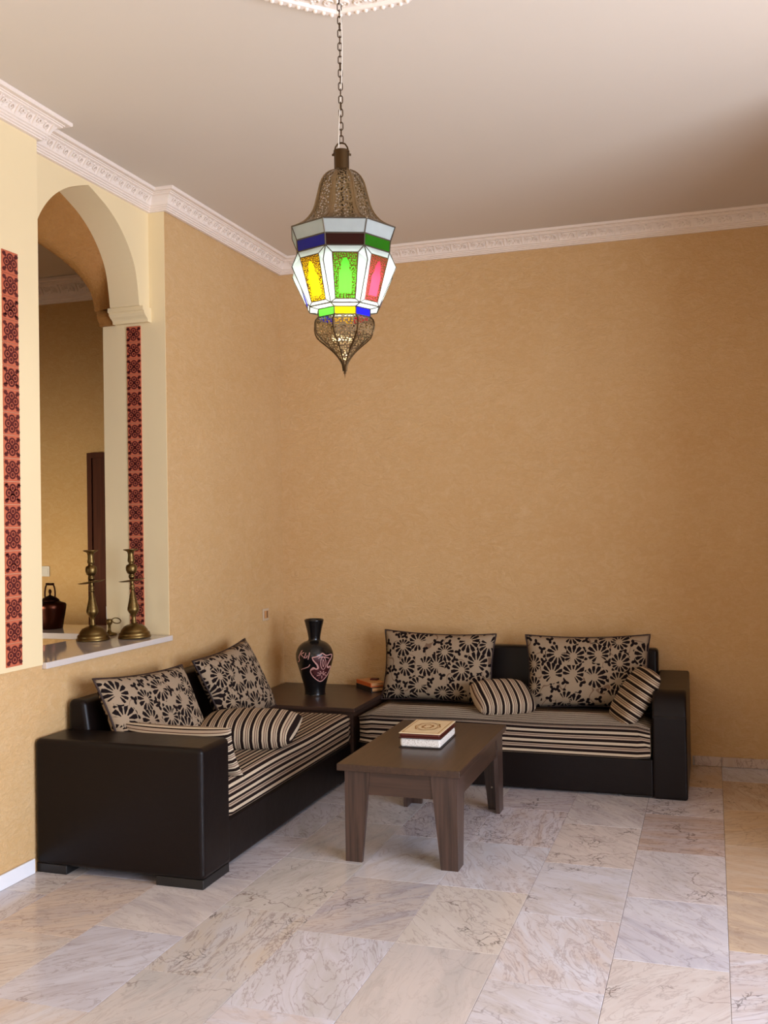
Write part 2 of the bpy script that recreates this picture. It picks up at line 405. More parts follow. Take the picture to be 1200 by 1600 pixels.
# the tone of single tiles, by a point (x, y) that lies on the tile
TILE_KIND = {'marble_tan_shade': [(2.99, -0.456), (2.974, -0.965), (2.953, -1.671), (2.937, -2.1), (2.838, -0.281)],  # tan tile colour with the right side's shade painted in
             'marble_peach': [(0.907, -2.925), (0.493, -3.231), (2.301, -0.9), (1.01, -2.692)],
             'marble_scribbled': [(1.419, -1.717), (1.645, -1.325), (1.845, -1.151), (2.178, -1.404), (2.644, -0.875), (1.777, -1.618)],
             'marble_brown': [(2.669, -1.5)],
             'marble_grey': [(1.559, -2.536), (1.119, -3.165), (1.431, -2.775)]}
for k in range(-6, 9):
    cx = 2.112+TX*(k+0.5)
    y0 = offs.get(k, -2.7)
    j0 = int((YB-y0)/TY)-1; j1 = int((0.0-y0)/TY)+1
    for j in range(j0, j1+1):
        ya, yb = y0+j*TY, y0+(j+1)*TY
        xa, xb = cx-TX/2, cx+TX/2
        xa, xb = max(xa, 0.0), min(xb, 5.25); ya, yb = max(ya, YB), min(yb, 0.0 if xa < XR-0.3 else -2.0)
        if k == 3: xb = XR; ya, yb = max(y0+j*TY, YB), min(y0+(j+1)*TY, 0.0)
        if k == 4: xa = XR
        if xb-xa < 0.02 or yb-ya < 0.02: continue
        full = (xb-xa > TX-0.002) and (yb-ya > TY-0.002)
        if full and tile0 is not None:
            o = instance('tile', tile0, floor, ((xa+xb)/2, (ya+yb)/2, 0))
        else:
            g = 0.0006
            w, h = (xb-xa)/2-g, (yb-ya)/2-g
            V = [(-w, -h, -0.012), (w, -h, -0.012), (w, h, -0.012), (-w, h, -0.012), (-w, -h, -0.0007), (w, -h, -0.0007), (w, h, -0.0007), (-w, h, -0.0007),
                 (-w+.0012, -h+.0012, 0), (w-.0012, -h+.0012, 0), (w-.0012, h-.0012, 0), (-w+.0012, h-.0012, 0)]
            Fc = [(0, 3, 2, 1), (0, 1, 5, 4), (1, 2, 6, 5), (2, 3, 7, 6), (3, 0, 4, 7), (4, 5, 9, 8), (5, 6, 10, 9), (6, 7, 11, 10), (7, 4, 8, 11), (8, 9, 10, 11)]
            o = mobj('tile', V, Fc, 'marble', floor, world=False); o.location = ((xa+xb)/2, (ya+yb)/2, 0)
            if full: tile0 = o
        for mname, spots in TILE_KIND.items():
            if any(xa <= px <= xb and ya <= py <= yb for px, py in spots):
                o.material_slots[0].link = 'OBJECT'; o.material_slots[0].material = MAT[mname]

tag(box('ceiling', (-0.4, 5.6, YB-0.3, 0.35, ZC, ZC+0.12), 'ceiling_paint'), kind='structure')
wall_back = tag(box('wall_back', (-0.40, XR+0.15, 0.0, 0.15, -0.05, ZC), 'tadelakt'), kind='structure')

# left wall: tan plaster below and at the corner pier, cream paint round the opening
mb = MB()
mb.box(XT, 0.0, Y1, 0.0, -0.05, ZC)                  # corner pier
mb.box(XT, 0.0, Y2, Y1, -0.05, 0.875)                # under the sill
mb.box(XT, 0.0, YB, Y2, -0.05, 0.895)                # below the cream pier
wall_left = tag(mb.build('wall_left', 'tadelakt'), kind='structure')
box('pier', (XT, 0.004, YB, Y2, 0.895, ZC), 'cream_paint', wall_left)
box('jamb', (XT, -0.002, Y1-0.004, Y1, 0.905, ZC), 'cream_paint', wall_left)
def arch_pts(half, zs, za, n=14, tip=1.0):
    """pointed arch from right spring to left spring as (y, z)"""
    yc = (Y1+Y2)/2-0.01
    right = [(1.0, 0.0), (0.978, 0.145), (0.923, 0.368), (0.81, 0.55), (0.63, 0.722), (0.41, 0.855), (0.19, 0.94), (0.0, 1.0)]
    pts = [(yc+half*a, zs+(za-zs)*b) for a, b in right]
    pts += [(yc-half*a, zs+(za-zs)*b) for a, b in reversed(right[:-1])]
    # smooth by Catmull-Rom on each half
    out = []
    for side in (pts[:8], pts[7:]):
        for i in range(len(side)-1):
            p0 = side[max(i-1, 0)]; p1 = side[i]; p2 = side[i+1]; p3 = side[min(i+2, len(side)-1)]
            for s in range(4):
                t = s/4
                f = lambda a, b, c, d: 0.5*(2*b+(c-a)*t+(2*a-5*b+4*c-d)*t*t+(3*b-a-3*c+d)*t**3)
                out.append((f(p0[0], p1[0], p2[0], p3[0]), f(p0[1], p1[1], p2[1], p3[1])))
    out.append(pts[-1])
    return out
def arch_ring(name, x0, x1, half, zs, za, mat):
    P = arch_pts(half, zs, za); n = len(P); V = []; F = []
    ya, yb = Y1-0.003, Y2
    for x in (x0, x1):
        for (y, z) in P: V.append((x, y, z))
        for i, (y, z) in enumerate(P): V.append((x, ya if i == 0 else (yb if i == n-1 else min(max(y, yb), ya)), zs if i in (0, n-1) else ZC))
    m = 2*n
    # front / back faces between arch curve and the top (first and last columns reach the jambs)
    V += [(x0, ya, ZC), (x0, yb, ZC), (x1, ya, ZC), (x1, yb, ZC)]
    for s, o in ((0, 0), (1, m)):
        c0, c1 = 4*n+2*s, 4*n+2*s+1
        for i in range(1, n-2): F.append((o+i, o+i+1, o+n+i+1, o+n+i))
        F.append((o+0, o+1, o+n+1, c0, o+n)); F.append((o+n-2, o+n-1, o+2*n-1, c1, o+2*n-2))
    for i in range(n-1): F.append((i, i+1, m+i+1, m+i))
    F.append((0, n, m+n, m)); F.append((n-1, 2*n-1, m+2*n-1, m+n-1))
    return mobj(name, V, F, mat, wall_left)
arch_ring('arch', -0.285, -0.10, 0.452, 2.71, 3.222, 'cream_paint')
def splayed_arch(name, xf, xb, half_f, za_f, half_b, za_b, zs, mat):
    """soffit that sinks from the front arch curve to a lower arch on the far side of the wall"""
    A = arch_pts(half_f, zs, za_f); B = arch_pts(half_b, zs, za_b); n = len(A); V = []; F = []; K = 8
    for k in range(K+1):
        t = k/K; x = xf+(xb-xf)*t; e = math.sin(t*PI/2)
        for (a, b) in zip(A, B): V.append((x, a[0]+(b[0]-a[0])*e, a[1]+(b[1]-a[1])*e))
    for k in range(K):
        for i in range(n-1): F.append((k*n+i, k*n+i+1, (k+1)*n+i+1, (k+1)*n+i))
    o = mobj(name, V, F, mat, wall_left, smooth=True)
    return o
splayed_arch('inner_arch', -0.285, XT, 0.452, 3.222, 0.496, 2.965, 2.71, 'shaded_ochre')
arch_ring('arch_back', XT-0.012, XT, 0.496, 2.71, 2.965, 'shaded_ochre')
mb = MB(); mb.box(XT, -0.285, Y1-0.030, Y1-0.003, 2.71, ZC).box(XT, -0.285, Y2, Y2+0.030, 2.71, ZC); mb.build('arch_core', 'shaded_ochre', wall_left)
def corbel(x0, x1, side, mat, k=1.0, zt=2.712):
    yj = (Y1-0.003) if side > 0 else Y2
    prof = [(0, 0), (0.085, 0), (0.085, -0.022), (0.074, -0.026), (0.074, -0.036), (0.062, -0.048), (0.046, -0.058), (0.038, -0.066), (0.036, -0.080), (0, -0.080)]
    V = []; n = len(prof)
    for x in (x0, x1):
        for d, z in prof: V.append((x, yj-side*d*k, zt+z))
    F = [tuple(range(n)), tuple(range(2*n-1, n-1, -1))]+[(i, (i+1) % n, n+(i+1) % n, n+i) for i in range(n)]
    return mobj('corbel', V, F, mat, wall_left)
corbel(-0.312, -0.088, 1, 'cream_paint'); corbel(-0.312, -0.088, -1, 'cream_paint')
corbel(XT-0.01, -0.318, 1, 'shaded_ochre', 0.55); corbel(XT-0.01, -0.318, -1, 'shaded_ochre', 0.55)
sill = tag(box('trim_2', (XT-0.015, 0.022, Y2+0.002, Y1-0.005, 0.876, 0.905), 'sill_marble', bevel=0.003), kind='structure')

# right wall: an unseen stub sized to shade the corner, then the room widens to a big window; wall behind the camera with an added fill-light door
XW = 5.25; YS = -2.0
WY0, WY1, WZ0, WZ1 = -6.8, -2.9, 0.20, 2.40
tag(box('wall_shade_stub', (XR, XR+0.15, YS, 0.0, -0.05, ZC), 'tadelakt'), kind='structure')
tag(box('wall_alcove', (XR+0.15, XW+0.3, YS, YS+0.15, -0.05, ZC), 'tadelakt'), kind='structure')
mb = MB()
mb.box(XW, XW+0.3, WY1, YS, -0.05, ZC).box(XW, XW+0.3, YB-0.3, WY0, -0.05, ZC)
mb.box(XW, XW+0.3, WY0, WY1, -0.05, WZ0).box(XW, XW+0.3, WY0, WY1, WZ1, ZC)
tag(mb.build('wall_window', 'tadelakt'), kind='structure')
def window(name, mk, panes):
    f = MB()
    for d in mk: f.box(*d)
    o = tag(f.build(name, 'window_frame'), kind='structure')
    for d in panes: box('pane', d, 'window_glass', o)
xw = XW+0.20
window('window_1', [(xw, xw+0.06, WY0, WY0+0.07, WZ0, WZ1), (xw, xw+0.06, WY1-0.07, WY1, WZ0, WZ1), (xw, xw+0.06, -4.88, -4.82, WZ0+.07, WZ1-.07), (xw, xw+0.06, WY0+.07, WY1-.07, WZ0, WZ0+0.07), (xw, xw+0.06, WY0+.07, WY1-.07, WZ1-0.07, WZ1)],
       [(xw+0.026, xw+0.032, WY0+0.07, -4.88, WZ0+0.07, WZ1-0.07), (xw+0.026, xw+0.032, -4.82, WY1-0.07, WZ0+0.07, WZ1-0.07)])
mb = MB()
mb.box(XT, 0.75, YB-0.3, YB, -0.05, ZC).box(2.75, 5.25, YB-0.3, YB, -0.05, ZC).box(0.75, 2.75, YB-0.3, YB, 2.45, ZC)
tag(mb.build('wall_front', 'tadelakt'), kind='structure')
yw = YB-0.2  # unseen rear door, added as an opening for the fill light
window('added_fill_door', [(0.75, 0.83, yw, yw+0.06, 0, 2.45), (2.67, 2.75, yw, yw+0.06, 0, 2.45), (1.70, 1.80, yw, yw+0.06, 0.08, 2.37), (0.83, 2.67, yw, yw+0.06, 2.37, 2.45), (0.83, 2.67, yw, yw+0.06, 0, 0.08)],
       [(0.83, 1.70, yw+0.026, yw+0.032, 0.08, 2.37), (1.80, 2.67, yw+0.026, yw+0.032, 0.08, 2.37)])

# the room behind the arch
ZC2 = 3.41; YF = 0.15
tag(box('wall_other_back', (-3.9, XT, YF, YF+0.15, -0.05, ZC2), 'tan_plaster'), kind='structure')
tag(box('wall_other_left', (-3.9, -3.75, -4.6, YF, -0.05, ZC2), 'tan_plaster'), kind='structure')
mb = MB(); mb.box(-3.9, -2.75, -4.75, -4.6, -0.05, ZC2).box(-1.45, XT, -4.75, -4.6, -0.05, ZC2).box(-2.75, -1.45, -4.75, -4.6, -0.05, 0.30).box(-2.75, -1.45, -4.75, -4.6, 1.60, ZC2)
tag(mb.build('wall_other_front', 'tan_plaster'), kind='structure')
window('window_2', [(-2.75, -2.69, -4.70, -4.65, .30, 1.60), (-1.51, -1.45, -4.70, -4.65, .30, 1.60), (-2.69, -1.51, -4.70, -4.65, .30, .36), (-2.69, -1.51, -4.70, -4.65, 1.54, 1.60)], [(-2.69, -1.51, -4.678, -4.672, .36, 1.54)])
tag(box('ceiling_other', (-3.9, XT, -4.75, YF+0.15, ZC2, ZC2+0.1), 'ceiling_paint'), kind='structure')
tag(box('floor_other', (-3.9, XT-0.002, -4.6, YF, -0.005, 0.0), 'sill_marble'), kind='structure')
d1 = tag(box('door_1', (-1.62, -0.72, YF-0.03, YF-0.001, 0.0, 2.03), 'door_wood'), kind='structure')
box('door_frame', (-1.66, -1.62, YF-0.045, YF-0.001, 0.0, 2.07), 'door_wood', d1)
box('door_frame', (-0.72, -0.68, YF-0.045, YF-0.001, 0.0, 2.07), 'door_wood', d1)
box('door_frame', (-1.62, -0.72, YF-0.045, YF-0.001, 2.03, 2.07), 'door_wood', d1)
for z0, z1 in ((0.12, 0.85), (0.98, 1.9)):
    box('panel', (-1.52, -0.82, YF-0.042, YF-0.03, z0, z1), 'door_wood', d1, bevel=0.006)

# ------------------------------------------------------------------ cornices, skirting, medallion
PROF = [(0.0, 3.240), (0.018, 3.240), (0.018, 3.247), (0.026, 3.249), (0.026, 3.256), (0.034, 3.258), (0.034, 3.265), (0.042, 3.268), (0.046, 3.282), (0.054, 3.296), (0.066, 3.308), (0.080, 3.312), (0.080, 3.317), (0.088, 3.319), (0.088, 3.323), (0.108, 3.323), (0.112, 3.327), (0.112, 3.3395), (0.0, 3.3395)]
def sweep(path, prof):
    path = [Vector((p[0], p[1])) for p in path]; n = len(path); V = []; F = []; m = len(prof)
    for i, p in enumerate(path):
        d0 = (path[i]-path[i-1]).normalized() if i > 0 else None
        d1 = (path[i+1]-path[i]).normalized() if i < n-1 else None
        nn = [Vector((-d.y, d.x)) for d in (d0, d1) if d is not None]
        if len(nn) == 2:
            b = nn[0]+nn[1]; k = b/(1+nn[0].dot(nn[1]))
        else: k = nn[0]
        for o, z in prof: V.append((p.x+k.x*o, p.y+k.y*o, z))
    for i in range(n-1):
        for j in range(m): F.append((i*m+j, (i+1)*m+j, (i+1)*m+(j+1) % m, i*m+(j+1) % m))
    F.append(tuple(range(m))); F.append(tuple((n-1)*m+j for j in range(m)))
    return V, F
PATH = [(XR, 0), (0.004, 0), (0.004, Y1), (-0.10, Y1), (-0.10, Y2), (0.004, Y2), (0.004, YB)]
V, F = sweep(PATH, PROF)
cornice = tag(mobj('trim_1', V, F, 'plaster_white'), kind='structure')
# ornament of the cove: local x along the cornice, y up the cove, z out of it
def ornament_mesh(L, H):
    m = MB()
    m.box(-L/2, -L/2+0.006, -H/2, H/2, -0.004, 0.005)
    scroll = []
    for i in range(22):
        t = i/21; a = t*2.6*PI; r = 0.017*(1-0.75*t)
        scroll.append((-L*0.18+r*math.cos(a+2.2), 0.001+r*math.sin(a+2.2), 0.002))
    m.tube(scroll, 0.0032, 5)
    scroll = []
    for i in range(18):
        t = i/17; a = t*2.2*PI; r = 0.014*(1-0.7*t)
        scroll.append((L*0.24+r*math.cos(-a+0.6), -0.004+r*math.sin(-a+0.6), 0.002))
    m.tube(scroll, 0.003, 5)
    for (x, y, a, l) in ((0.004, 0.012, 0.9, 0.022), (0.012, -0.006, -0.7, 0.02), (-0.006, -0.016, 0.2, 0.02), (0.03, 0.016, 0.3, 0.018), (-0.036, 0.018, -0.4, 0.016), (0.042, -0.018, 0.5, 0.016)):
        V = []; F = []; n = 6
        for k in range(n):
            g = 2*PI*k/n; u, w = l/2*math.cos(g), 0.0055*math.sin(g)
            V.append((x+u*math.cos(a)-w*math.sin(a), y+u*math.sin(a)+w*math.cos(a), -0.002))
        V.append((x, y, 0.0055))
        for k in range(n): F.append((k, (k+1) % n, n))
        m.add(V, F)
    return m
LO, HO = 0.118, 0.050
om = ornament_mesh(LO, HO)
orn0 = None
def run_ornaments(a, b, parent, c_out, c_z, slope, L=LO, trim0=0.08, trim1=0.08):
    global orn0
    a = Vector(a); b = Vector(b); d = (b-a).normalized(); nrm = Vector((-d.y, d.x)); ln = (b-a).length-trim0-trim1
    n = max(1, round(ln/L)); st = ln/n
    for i in range(n):
        p = a+d*(trim0+(i+0.5)*st)+nrm*c_out
        xa = Vector((d.x, d.y, 0)); za = Vector((nrm.x*math.cos(slope), nrm.y*math.cos(slope), -math.sin(slope))); ya = za.cross(xa)
        mt = Matrix(((xa.x, ya.x, za.x, p.x), (xa.y, ya.y, za.y, p.y), (xa.z, ya.z, za.z, c_z), (0, 0, 0, 1)))
        if orn0 is None:
            orn0 = om.build('ornament', 'plaster_white', parent, world=False); o = orn0
        else:
            o = bpy.data.objects.new('ornament', orn0.data); COL.objects.link(o); o.parent = parent
        o.matrix_local = mt @ Matrix.Diagonal((st/L, 1, 1, 1))
sl = math.radians(40)
run_ornaments((XR, 0), (0, 0), cornice, 0.056, 3.292, sl, trim1=0.10)
run_ornaments((0.004, 0), (0.004, Y1), cornice, 0.056, 3.292, sl, trim0=0.10, trim1=-0.03)
run_ornaments((-0.10, Y1), (-0.10, Y2), cornice, 0.056, 3.292, sl, trim0=0.08, trim1=0.08)
run_ornaments((0.004, Y2), (0.004, -4.2), cornice, 0.056, 3.292, sl, trim0=-0.03, trim1=0)
# cornice of the room behind
PROF2 = [(o*1.3, 3.24+(z-3.24)*1.68) for o, z in PROF]
V, F = sweep([(XT, YF), (-3.75, YF), (-3.75, -4.6)], PROF2)
c2 = tag(mobj('trim_3', V, F, 'plaster_white'), kind='structure')
for i in range(14):
    p = (-0.7-i*0.155, YF-0.073, 3.327)
    za = Vector((0, -math.cos(sl), -math.sin(sl))); xa = Vector((-1, 0, 0)); ya = za.cross(xa)
    o = bpy.data.objects.new('ornament', orn0.data); COL.objects.link(o); o.parent = c2
    o.matrix_local = Matrix(((xa.x, ya.x, za.x, p[0]), (xa.y, ya.y, za.y, p[1]), (xa.z, ya.z, za.z, p[2]), (0, 0, 0, 1))) @ Matrix.Diagonal((1.3, 1.6, 1.3, 1))

# skirting
bb = tag(box('baseboard_back', (2.70, XR, -0.004, -0.0005, 0, 0.055), 'grout'), kind='structure')
x = 2.71
for x1 in (2.867, 3.245, XR):
    mobj('skirting_tile', bv(x+0.001, x1-0.001, -0.014, -0.004, 0.001, 0.058), BF, 'skirting_marble', bb, bevel=0.0015, origin=((x+x1)/2, -0.01, 0.03)); x = x1
bb = tag(box('baseboard_left', (0.0005, 0.004, YB, -2.70, 0, 0.060), 'grout'), kind='structure')
y = -2.70
while y > YB+0.1:
    y2 = max(y-0.378, YB)
    mobj('skirting_tile', bv(0.004, 0.014, y2+0.001, y-0.001, 0.001, 0.064), BF, 'white_skirting', bb, bevel=0.0015, origin=(0.01, (y+y2)/2, 0.03)); y = y2

# decorative tile strips
def motif():
    m = MB()
    def disc(cx, cy, r0, r1, n=14):
        V = []; F = []
        for k in range(n):
            a = 2*PI*k/n
            for r in (r0, r1): V.append((cx+r*math.cos(a), cy+r*math.sin(a), 0.0005))
        for k in range(n):
            k2 = (k+1) % n; F.append((2*k, 2*k+1, 2*k2+1, 2*k2))
        m.add(V, F)
    for cx, cy in ((0.23, 0), (-0.23, 0), (0, 0.23), (0, -0.23)):
        disc(cx, cy, 0.125, 0.215); disc(cx, cy, 0.0, 0.085)
    disc(0, 0, 0.0, 0.10)
    for sx in (-1, 1):
        for sy in (-1, 1):
            for (a, b) in (((0.27, 0.27), (0.46, 0.43)), ((0.30, 0.44), (0.46, 0.30)), ((0.24, 0.34), (0.35, 0.24))):
                a = Vector((a[0]*sx, a[1]*sy, 0.0005)); b = Vector((b[0]*sx, b[1]*sy, 0.0005)); d = (b-a).normalized(); n = Vector((-d.y, d.x, 0))*0.07
                m.add([a-n*0.6, b-n, b+n, a+n*0.6], [(0, 1, 2, 3)])
    return m
mot0 = None; tl0 = None
def strip(label, origin, ux, nrm, width, z0, z1, count):
    """tiles stacked from z0 up; ux = unit direction across, nrm = out of the wall"""
    global mot0, tl0
    st = thing('tile_strip', label, 'tile strip', origin)
    h = (z1-z0)/count
    for i in range(count):
        mt = Matrix(((ux[0], 0, nrm[0], 0), (ux[1], 0, nrm[1], 0), (0, 1, 0, (i+0.5)*h+z0-origin[2]), (0, 0, 0, 1)))
        if tl0 is None:
            tl0 = mobj('tile', bv(-0.496, 0.496, -0.490, 0.490, 0.0, 0.005), BF, 'coral', st, world=False); o = tl0
        else:
            o = bpy.data.objects.new('tile', tl0.data); COL.objects.link(o); o.parent = st
        o.matrix_local = mt @ Matrix.Diagonal((width, h, 1, 1))
        if mot0 is None:
            mot0 = motif().build('motif', 'maroon', o, world=False); q = mot0
        else:
            q = bpy.data.objects.new('motif', mot0.data); COL.objects.link(q); q.parent = o
        q.matrix_local = Matrix.Translation((0, 0, 0.005)) @ Matrix.Diagonal((1.02, 0.92, 1, 1))
strip('vertical strip of coral and maroon scroll tiles on the broad cream pier face', (0.0045, -2.814, 0.915), (0, -1, 0), (1, 0, 0), 0.100, 0.915, 2.69, 18)
strip('vertical strip of coral and maroon scroll tiles on the jamb under the arch corbel', (-0.199, Y1-0.0045, 0.906), (1, 0, 0), (0, -1, 0), 0.088, 0.906, 2.62, 19)

# ceiling medallion
LX, LY = 1.727, -3.343
md = thing('ceiling_medallion', 'white octagonal plaster medallion with relief on the ceiling above the lantern', 'medallion', (LX, LY, ZC))
a0 = PI/8
AP = 0.333/math.cos(PI/8)
mb = MB(); mb.lathe([(AP, 0), (AP, -0.014), (AP*0.97, -0.022), (AP*0.90, -0.022), (AP*0.88, -0.012), (AP*0.60, -0.012), (AP*0.58, -0.024), (AP*0.50, -0.026), (AP*0.2, -0.034), (0.02, -0.036)], 8, a0=a0)
mb.build('plate', 'plaster_white', md, world=False)
lf = MB()
V = []; F = []; n = 8
for k in range(n):
    g = 2*PI*k/n; V.append((0.032*math.cos(g), 0.012*math.sin(g), 0))
V.append((0, 0, -0.012))
for k in range(n): F.append((k, (k+1) % n, n))
lf.add(V, F); sp = []
for i in range(16):
    t = i/15; a = t*2.4*PI; r = 0.022*(1-0.7*t); sp.append((0.012+r*math.cos(a), 0.024+r*math.sin(a), -0.002))
lf.tube(sp, 0.004, 5); lf.tube([(p[0], -p[1], p[2]) for p in sp], 0.004, 5)
leaf0 = lf.build('leaf_relief', 'plaster_white', md, world=False)
leaf0.location = (AP*0.70, 0, -0.012)
for k in range(1, 16):
    a = 2*PI*k/16; instance('leaf_relief', leaf0, md, (AP*0.70*math.cos(a), AP*0.70*math.sin(a), -0.012), (0, 0, a))
bd = MB(); bd.lathe([(0.001, -0.009), (0.006, -0.007), (0.0085, 0), (0.0085, 0.002)], 8)
bead0 = None
for k in range(8):
    p = Vector((AP*0.935*math.cos(a0+2*PI*k/8), AP*0.935*math.sin(a0+2*PI*k/8), -0.022)); q = Vector((AP*0.935*math.cos(a0+2*PI*(k+1)/8), AP*0.935*math.sin(a0+2*PI*(k+1)/8), -0.022))
    for i in range(8):
        c = p.lerp(q, (i+0.5)/8)
        if bead0 is None: bead0 = bd.build('bead', 'plaster_white', md, world=False); bead0.location = c
        else: instance('bead', bead0, md, c)

# ------------------------------------------------------------------ sofas
def rbox(name, d, mat, parent, r=0.03, seg=4): return box(name, d, mat, parent, bevel=r, bseg=seg)
def mattress(name, axis, a0, a1, c0, c1, z0, z1, parent, r=0.035, front=1):
    """rounded section swept along axis; uv.y runs round the section so that the stripes follow the length"""
    pts = []
    w = c1-c0; h = z1-z0
    corners = [(c0+r, z1-r, 180, 90), (c1-r, z1-r, 90, 0), (c1-r*0.6, z0+r*0.6, 0, -90), (c0+r*0.6, z0+r*0.6, 270, 180)]
    for (cx, cz, s, e), rr in zip(corners, (r, r, r*0.6, r*0.6)):
        for i in range(6):
            a = math.radians(s+(e-s)*i/5); pts.append((cx+rr*math.cos(a), cz+rr*math.sin(a)))
    per = [0]
    for i in range(1, len(pts)+1):
        p, q = pts[i-1], pts[i % len(pts)]; per.append(per[-1]+math.hypot(q[0]-p[0], q[1]-p[1]))
    n = len(pts)+1; V = []; UV = []; F = []
    N = 24
    for k in range(N+1):
        t = a0+(a1-a0)*k/N
        e = min(k, N-k); ins = (0.012 if e == 0 else 0)
        for i in range(n):
            c, z = pts[i % len(pts)]
            cm, zm = (c0+c1)/2, (z0+z1)/2
            c2, z2 = cm+(c-cm)*(1-ins/(w/2)), zm+(z-zm)*(1-ins/(h/2))
            z2 += 0.003*math.sin(7*t+3*c)*(1 if z > zm else 0)
            V.append((c2, t, z2) if axis == 'y' else (t, c2, z2)); UV.append((t, per[i]))
    for k in range(N):
        for i in range(n-1): F.append((k*n+i, k*n+i+1, (k+1)*n+i+1, (k+1)*n+i))
    F.append(tuple(range(n-1))); F.append(tuple(N*n+i for i in range(n-1)))
    return mobj(name, V, F, 'stripes', parent, uv=UV, smooth=True)
# sofa along the left wall
sl_ = thing('sofa', 'dark brown leather sofa with striped seat mattress standing under the arched opening', 'sofa', (0.42, -1.6, 0), group=None)
rbox('arm', (0.004, 0.83, -2.69, -2.44, 0.036, 0.582), 'leather', sl_, 0.024, 5)
rbox('base', (0.02, 0.795, -2.442, -0.835, 0.012, 0.212), 'leather', sl_, 0.012, 3)
mobj('backrest', [(0.02, -2.47, 0.2), (0.19, -2.47, 0.2), (0.19, -0.84, 0.2), (0.02, -0.84, 0.2), (0.02, -2.47, 0.715), (0.11, -2.47, 0.715), (0.11, -0.84, 0.715), (0.02, -0.84, 0.715)], BF, 'leather', sl_, bevel=0.025, bseg=4)
for d in ((0.008, 0.16, -2.682, -2.55, 0.0, 0.040), (0.60, 0.824, -2.682, -2.45, 0.0, 0.040), (0.03, 0.15, -0.98, -0.85, 0, 0.014), (0.66, 0.78, -0.98, -0.85, 0, 0.014)):
    box('foot', d, 'black_plastic', sl_, bevel=0.004)
mattress('seat_mattress', 'y', -2.435, -0.835, 0.175, 0.803, 0.214, 0.385, sl_)
# sofa along the back wall
sr = thing('sofa', 'dark brown leather sofa with striped seat mattress standing against the plain tan wall', 'sofa', (1.75, -0.42, 0))
# arm with a bullnosed front top
prof = []
for a, z in ((-0.02, 0.0), (-0.83, 0.0), (-0.83, 0.44)): prof.append((a, z))
for i in range(9):
    g = math.radians(180-90*i/8); prof.append((-0.70+0.13*math.cos(g), 0.44+0.13*math.sin(g)))
prof += [(-0.05, 0.578), (-0.02, 0.565)]
n = len(prof); V = [(2.515, y, z) for y, z in prof]+[(2.692, y, z) for y, z in prof]
F = [tuple(range(n)), tuple(range(2*n-1, n-1, -1))]+[(i, (i+1) % n, n+(i+1) % n, n+i) for i in range(n)]
arm = mobj('arm', V, F, 'leather', sr, bevel=0.018, bseg=3); arm.modifiers['bevel'].angle_limit = 0.9
rbox('base', (0.845, 2.517, -0.825, -0.02, 0.010, 0.210), 'leather', sr, 0.012, 3)
mobj('backrest', [(0.845, -0.185, 0.2), (2.515, -0.185, 0.2), (2.515, -0.02, 0.2), (0.845, -0.02, 0.2), (0.845, -0.115, 0.712), (2.515, -0.115, 0.712), (2.515, -0.02, 0.712), (0.845, -0.02, 0.712)], BF, 'leather', sr, bevel=0.022, bseg=4)
for d in ((0.86, 1.0, -0.81, -0.68, 0, 0.013), (2.36, 2.51, -0.81, -0.68, 0, 0.013), (0.86, 1.0, -0.16, -0.03, 0, 0.013), (2.36, 2.51, -0.16, -0.03, 0, 0.013)):
    box('foot', d, 'black_plastic', sr, bevel=0.004)
mattress('seat_mattress', 'x', 0.848, 2.503, -0.17, -0.815, 0.212, 0.382, sr)

# corner table
ct = thing('corner_table', 'dark wooden square corner table between the two sofas', 'table', (0.42, -0.42, 0))
box('top', (0.016, 0.815, -0.825, -0.016, 0.385, 0.410), 'wenge_x', ct, bevel=0.003)
box('body', (0.03, 0.80, -0.81, -0.03, 0.0, 0.385), 'wenge_x', ct)

# coffee table
tb = thing('coffee_table', 'dark wenge wooden coffee table with tapered legs on the marble floor', 'table', (1.51, -1.70, 0))
tx0, tx1, ty0, ty1, tz = 1.235, 1.797, -2.208, -1.197, 0.435
box('top', (tx0, tx1, ty0, ty1, tz-0.030, tz), 'wenge_y', tb, bevel=0.002)
lx0, lx1, ly0, ly1 = tx0+0.030, tx1-0.018, ty0+0.020, ty1-0.020
def leg(sx, sy):
    X0 = lx0 if sx < 0 else lx1; Y0 = ly0 if sy < 0 else ly1
    dx, dy = -sx, -sy
    m = MB(); th = 0.02; zt = tz-0.030
    def board(pts):  # pts: function mapping (along, depth, z)
        V = [pts(0, 0, 0), pts(0.076, 0, 0), pts(0.076, th, 0), pts(0, th, 0), pts(0, 0, zt), pts(0.118, 0, zt), pts(0.118, th, zt), pts(0, th, zt)]
        m.add(V, BF)
    board(lambda a, d, z: (X0+dx*a, Y0+dy*d, z))
    board(lambda a, d, z: (X0+dx*d, Y0+dy*(th+a), z))
    return m
for sx in (-1, 1):
    for sy in (-1, 1):
        L = leg(sx, sy).build('leg', 'wenge_z', tb)
        if sx > 0 and sy > 0:
            s = MB(); s.lathe([(0.005, -0.001), (0.005, 0.001), (0.003, 0.002)], 10); o = s.build('screw_cap', 'switch_plastic', L, world=False)
            o.location = (lx1-0.055-tb.location.x, ly1-0.0225-tb.location.y, 0.115); o.rotation_euler = (PI/2, 0, 0)
ap = (0.300, tz-0.030)
box('apron', (lx0+0.10, lx1-0.10, ly0+0.006, ly0+0.022, ap[0], ap[1]), 'wenge_x', tb)
box('apron', (lx0+0.10, lx1-0.10, ly1-0.022, ly1-0.006, ap[0], ap[1]), 'wenge_x', tb)
box('apron', (lx0+0.006, lx0+0.022, ly0+0.12, ly1-0.12, ap[0], ap[1]), 'wenge_y', tb)
box('apron', (lx1-0.022, lx1-0.006, ly0+0.12, ly1-0.12, ap[0], ap[1]), 'wenge_y', tb)

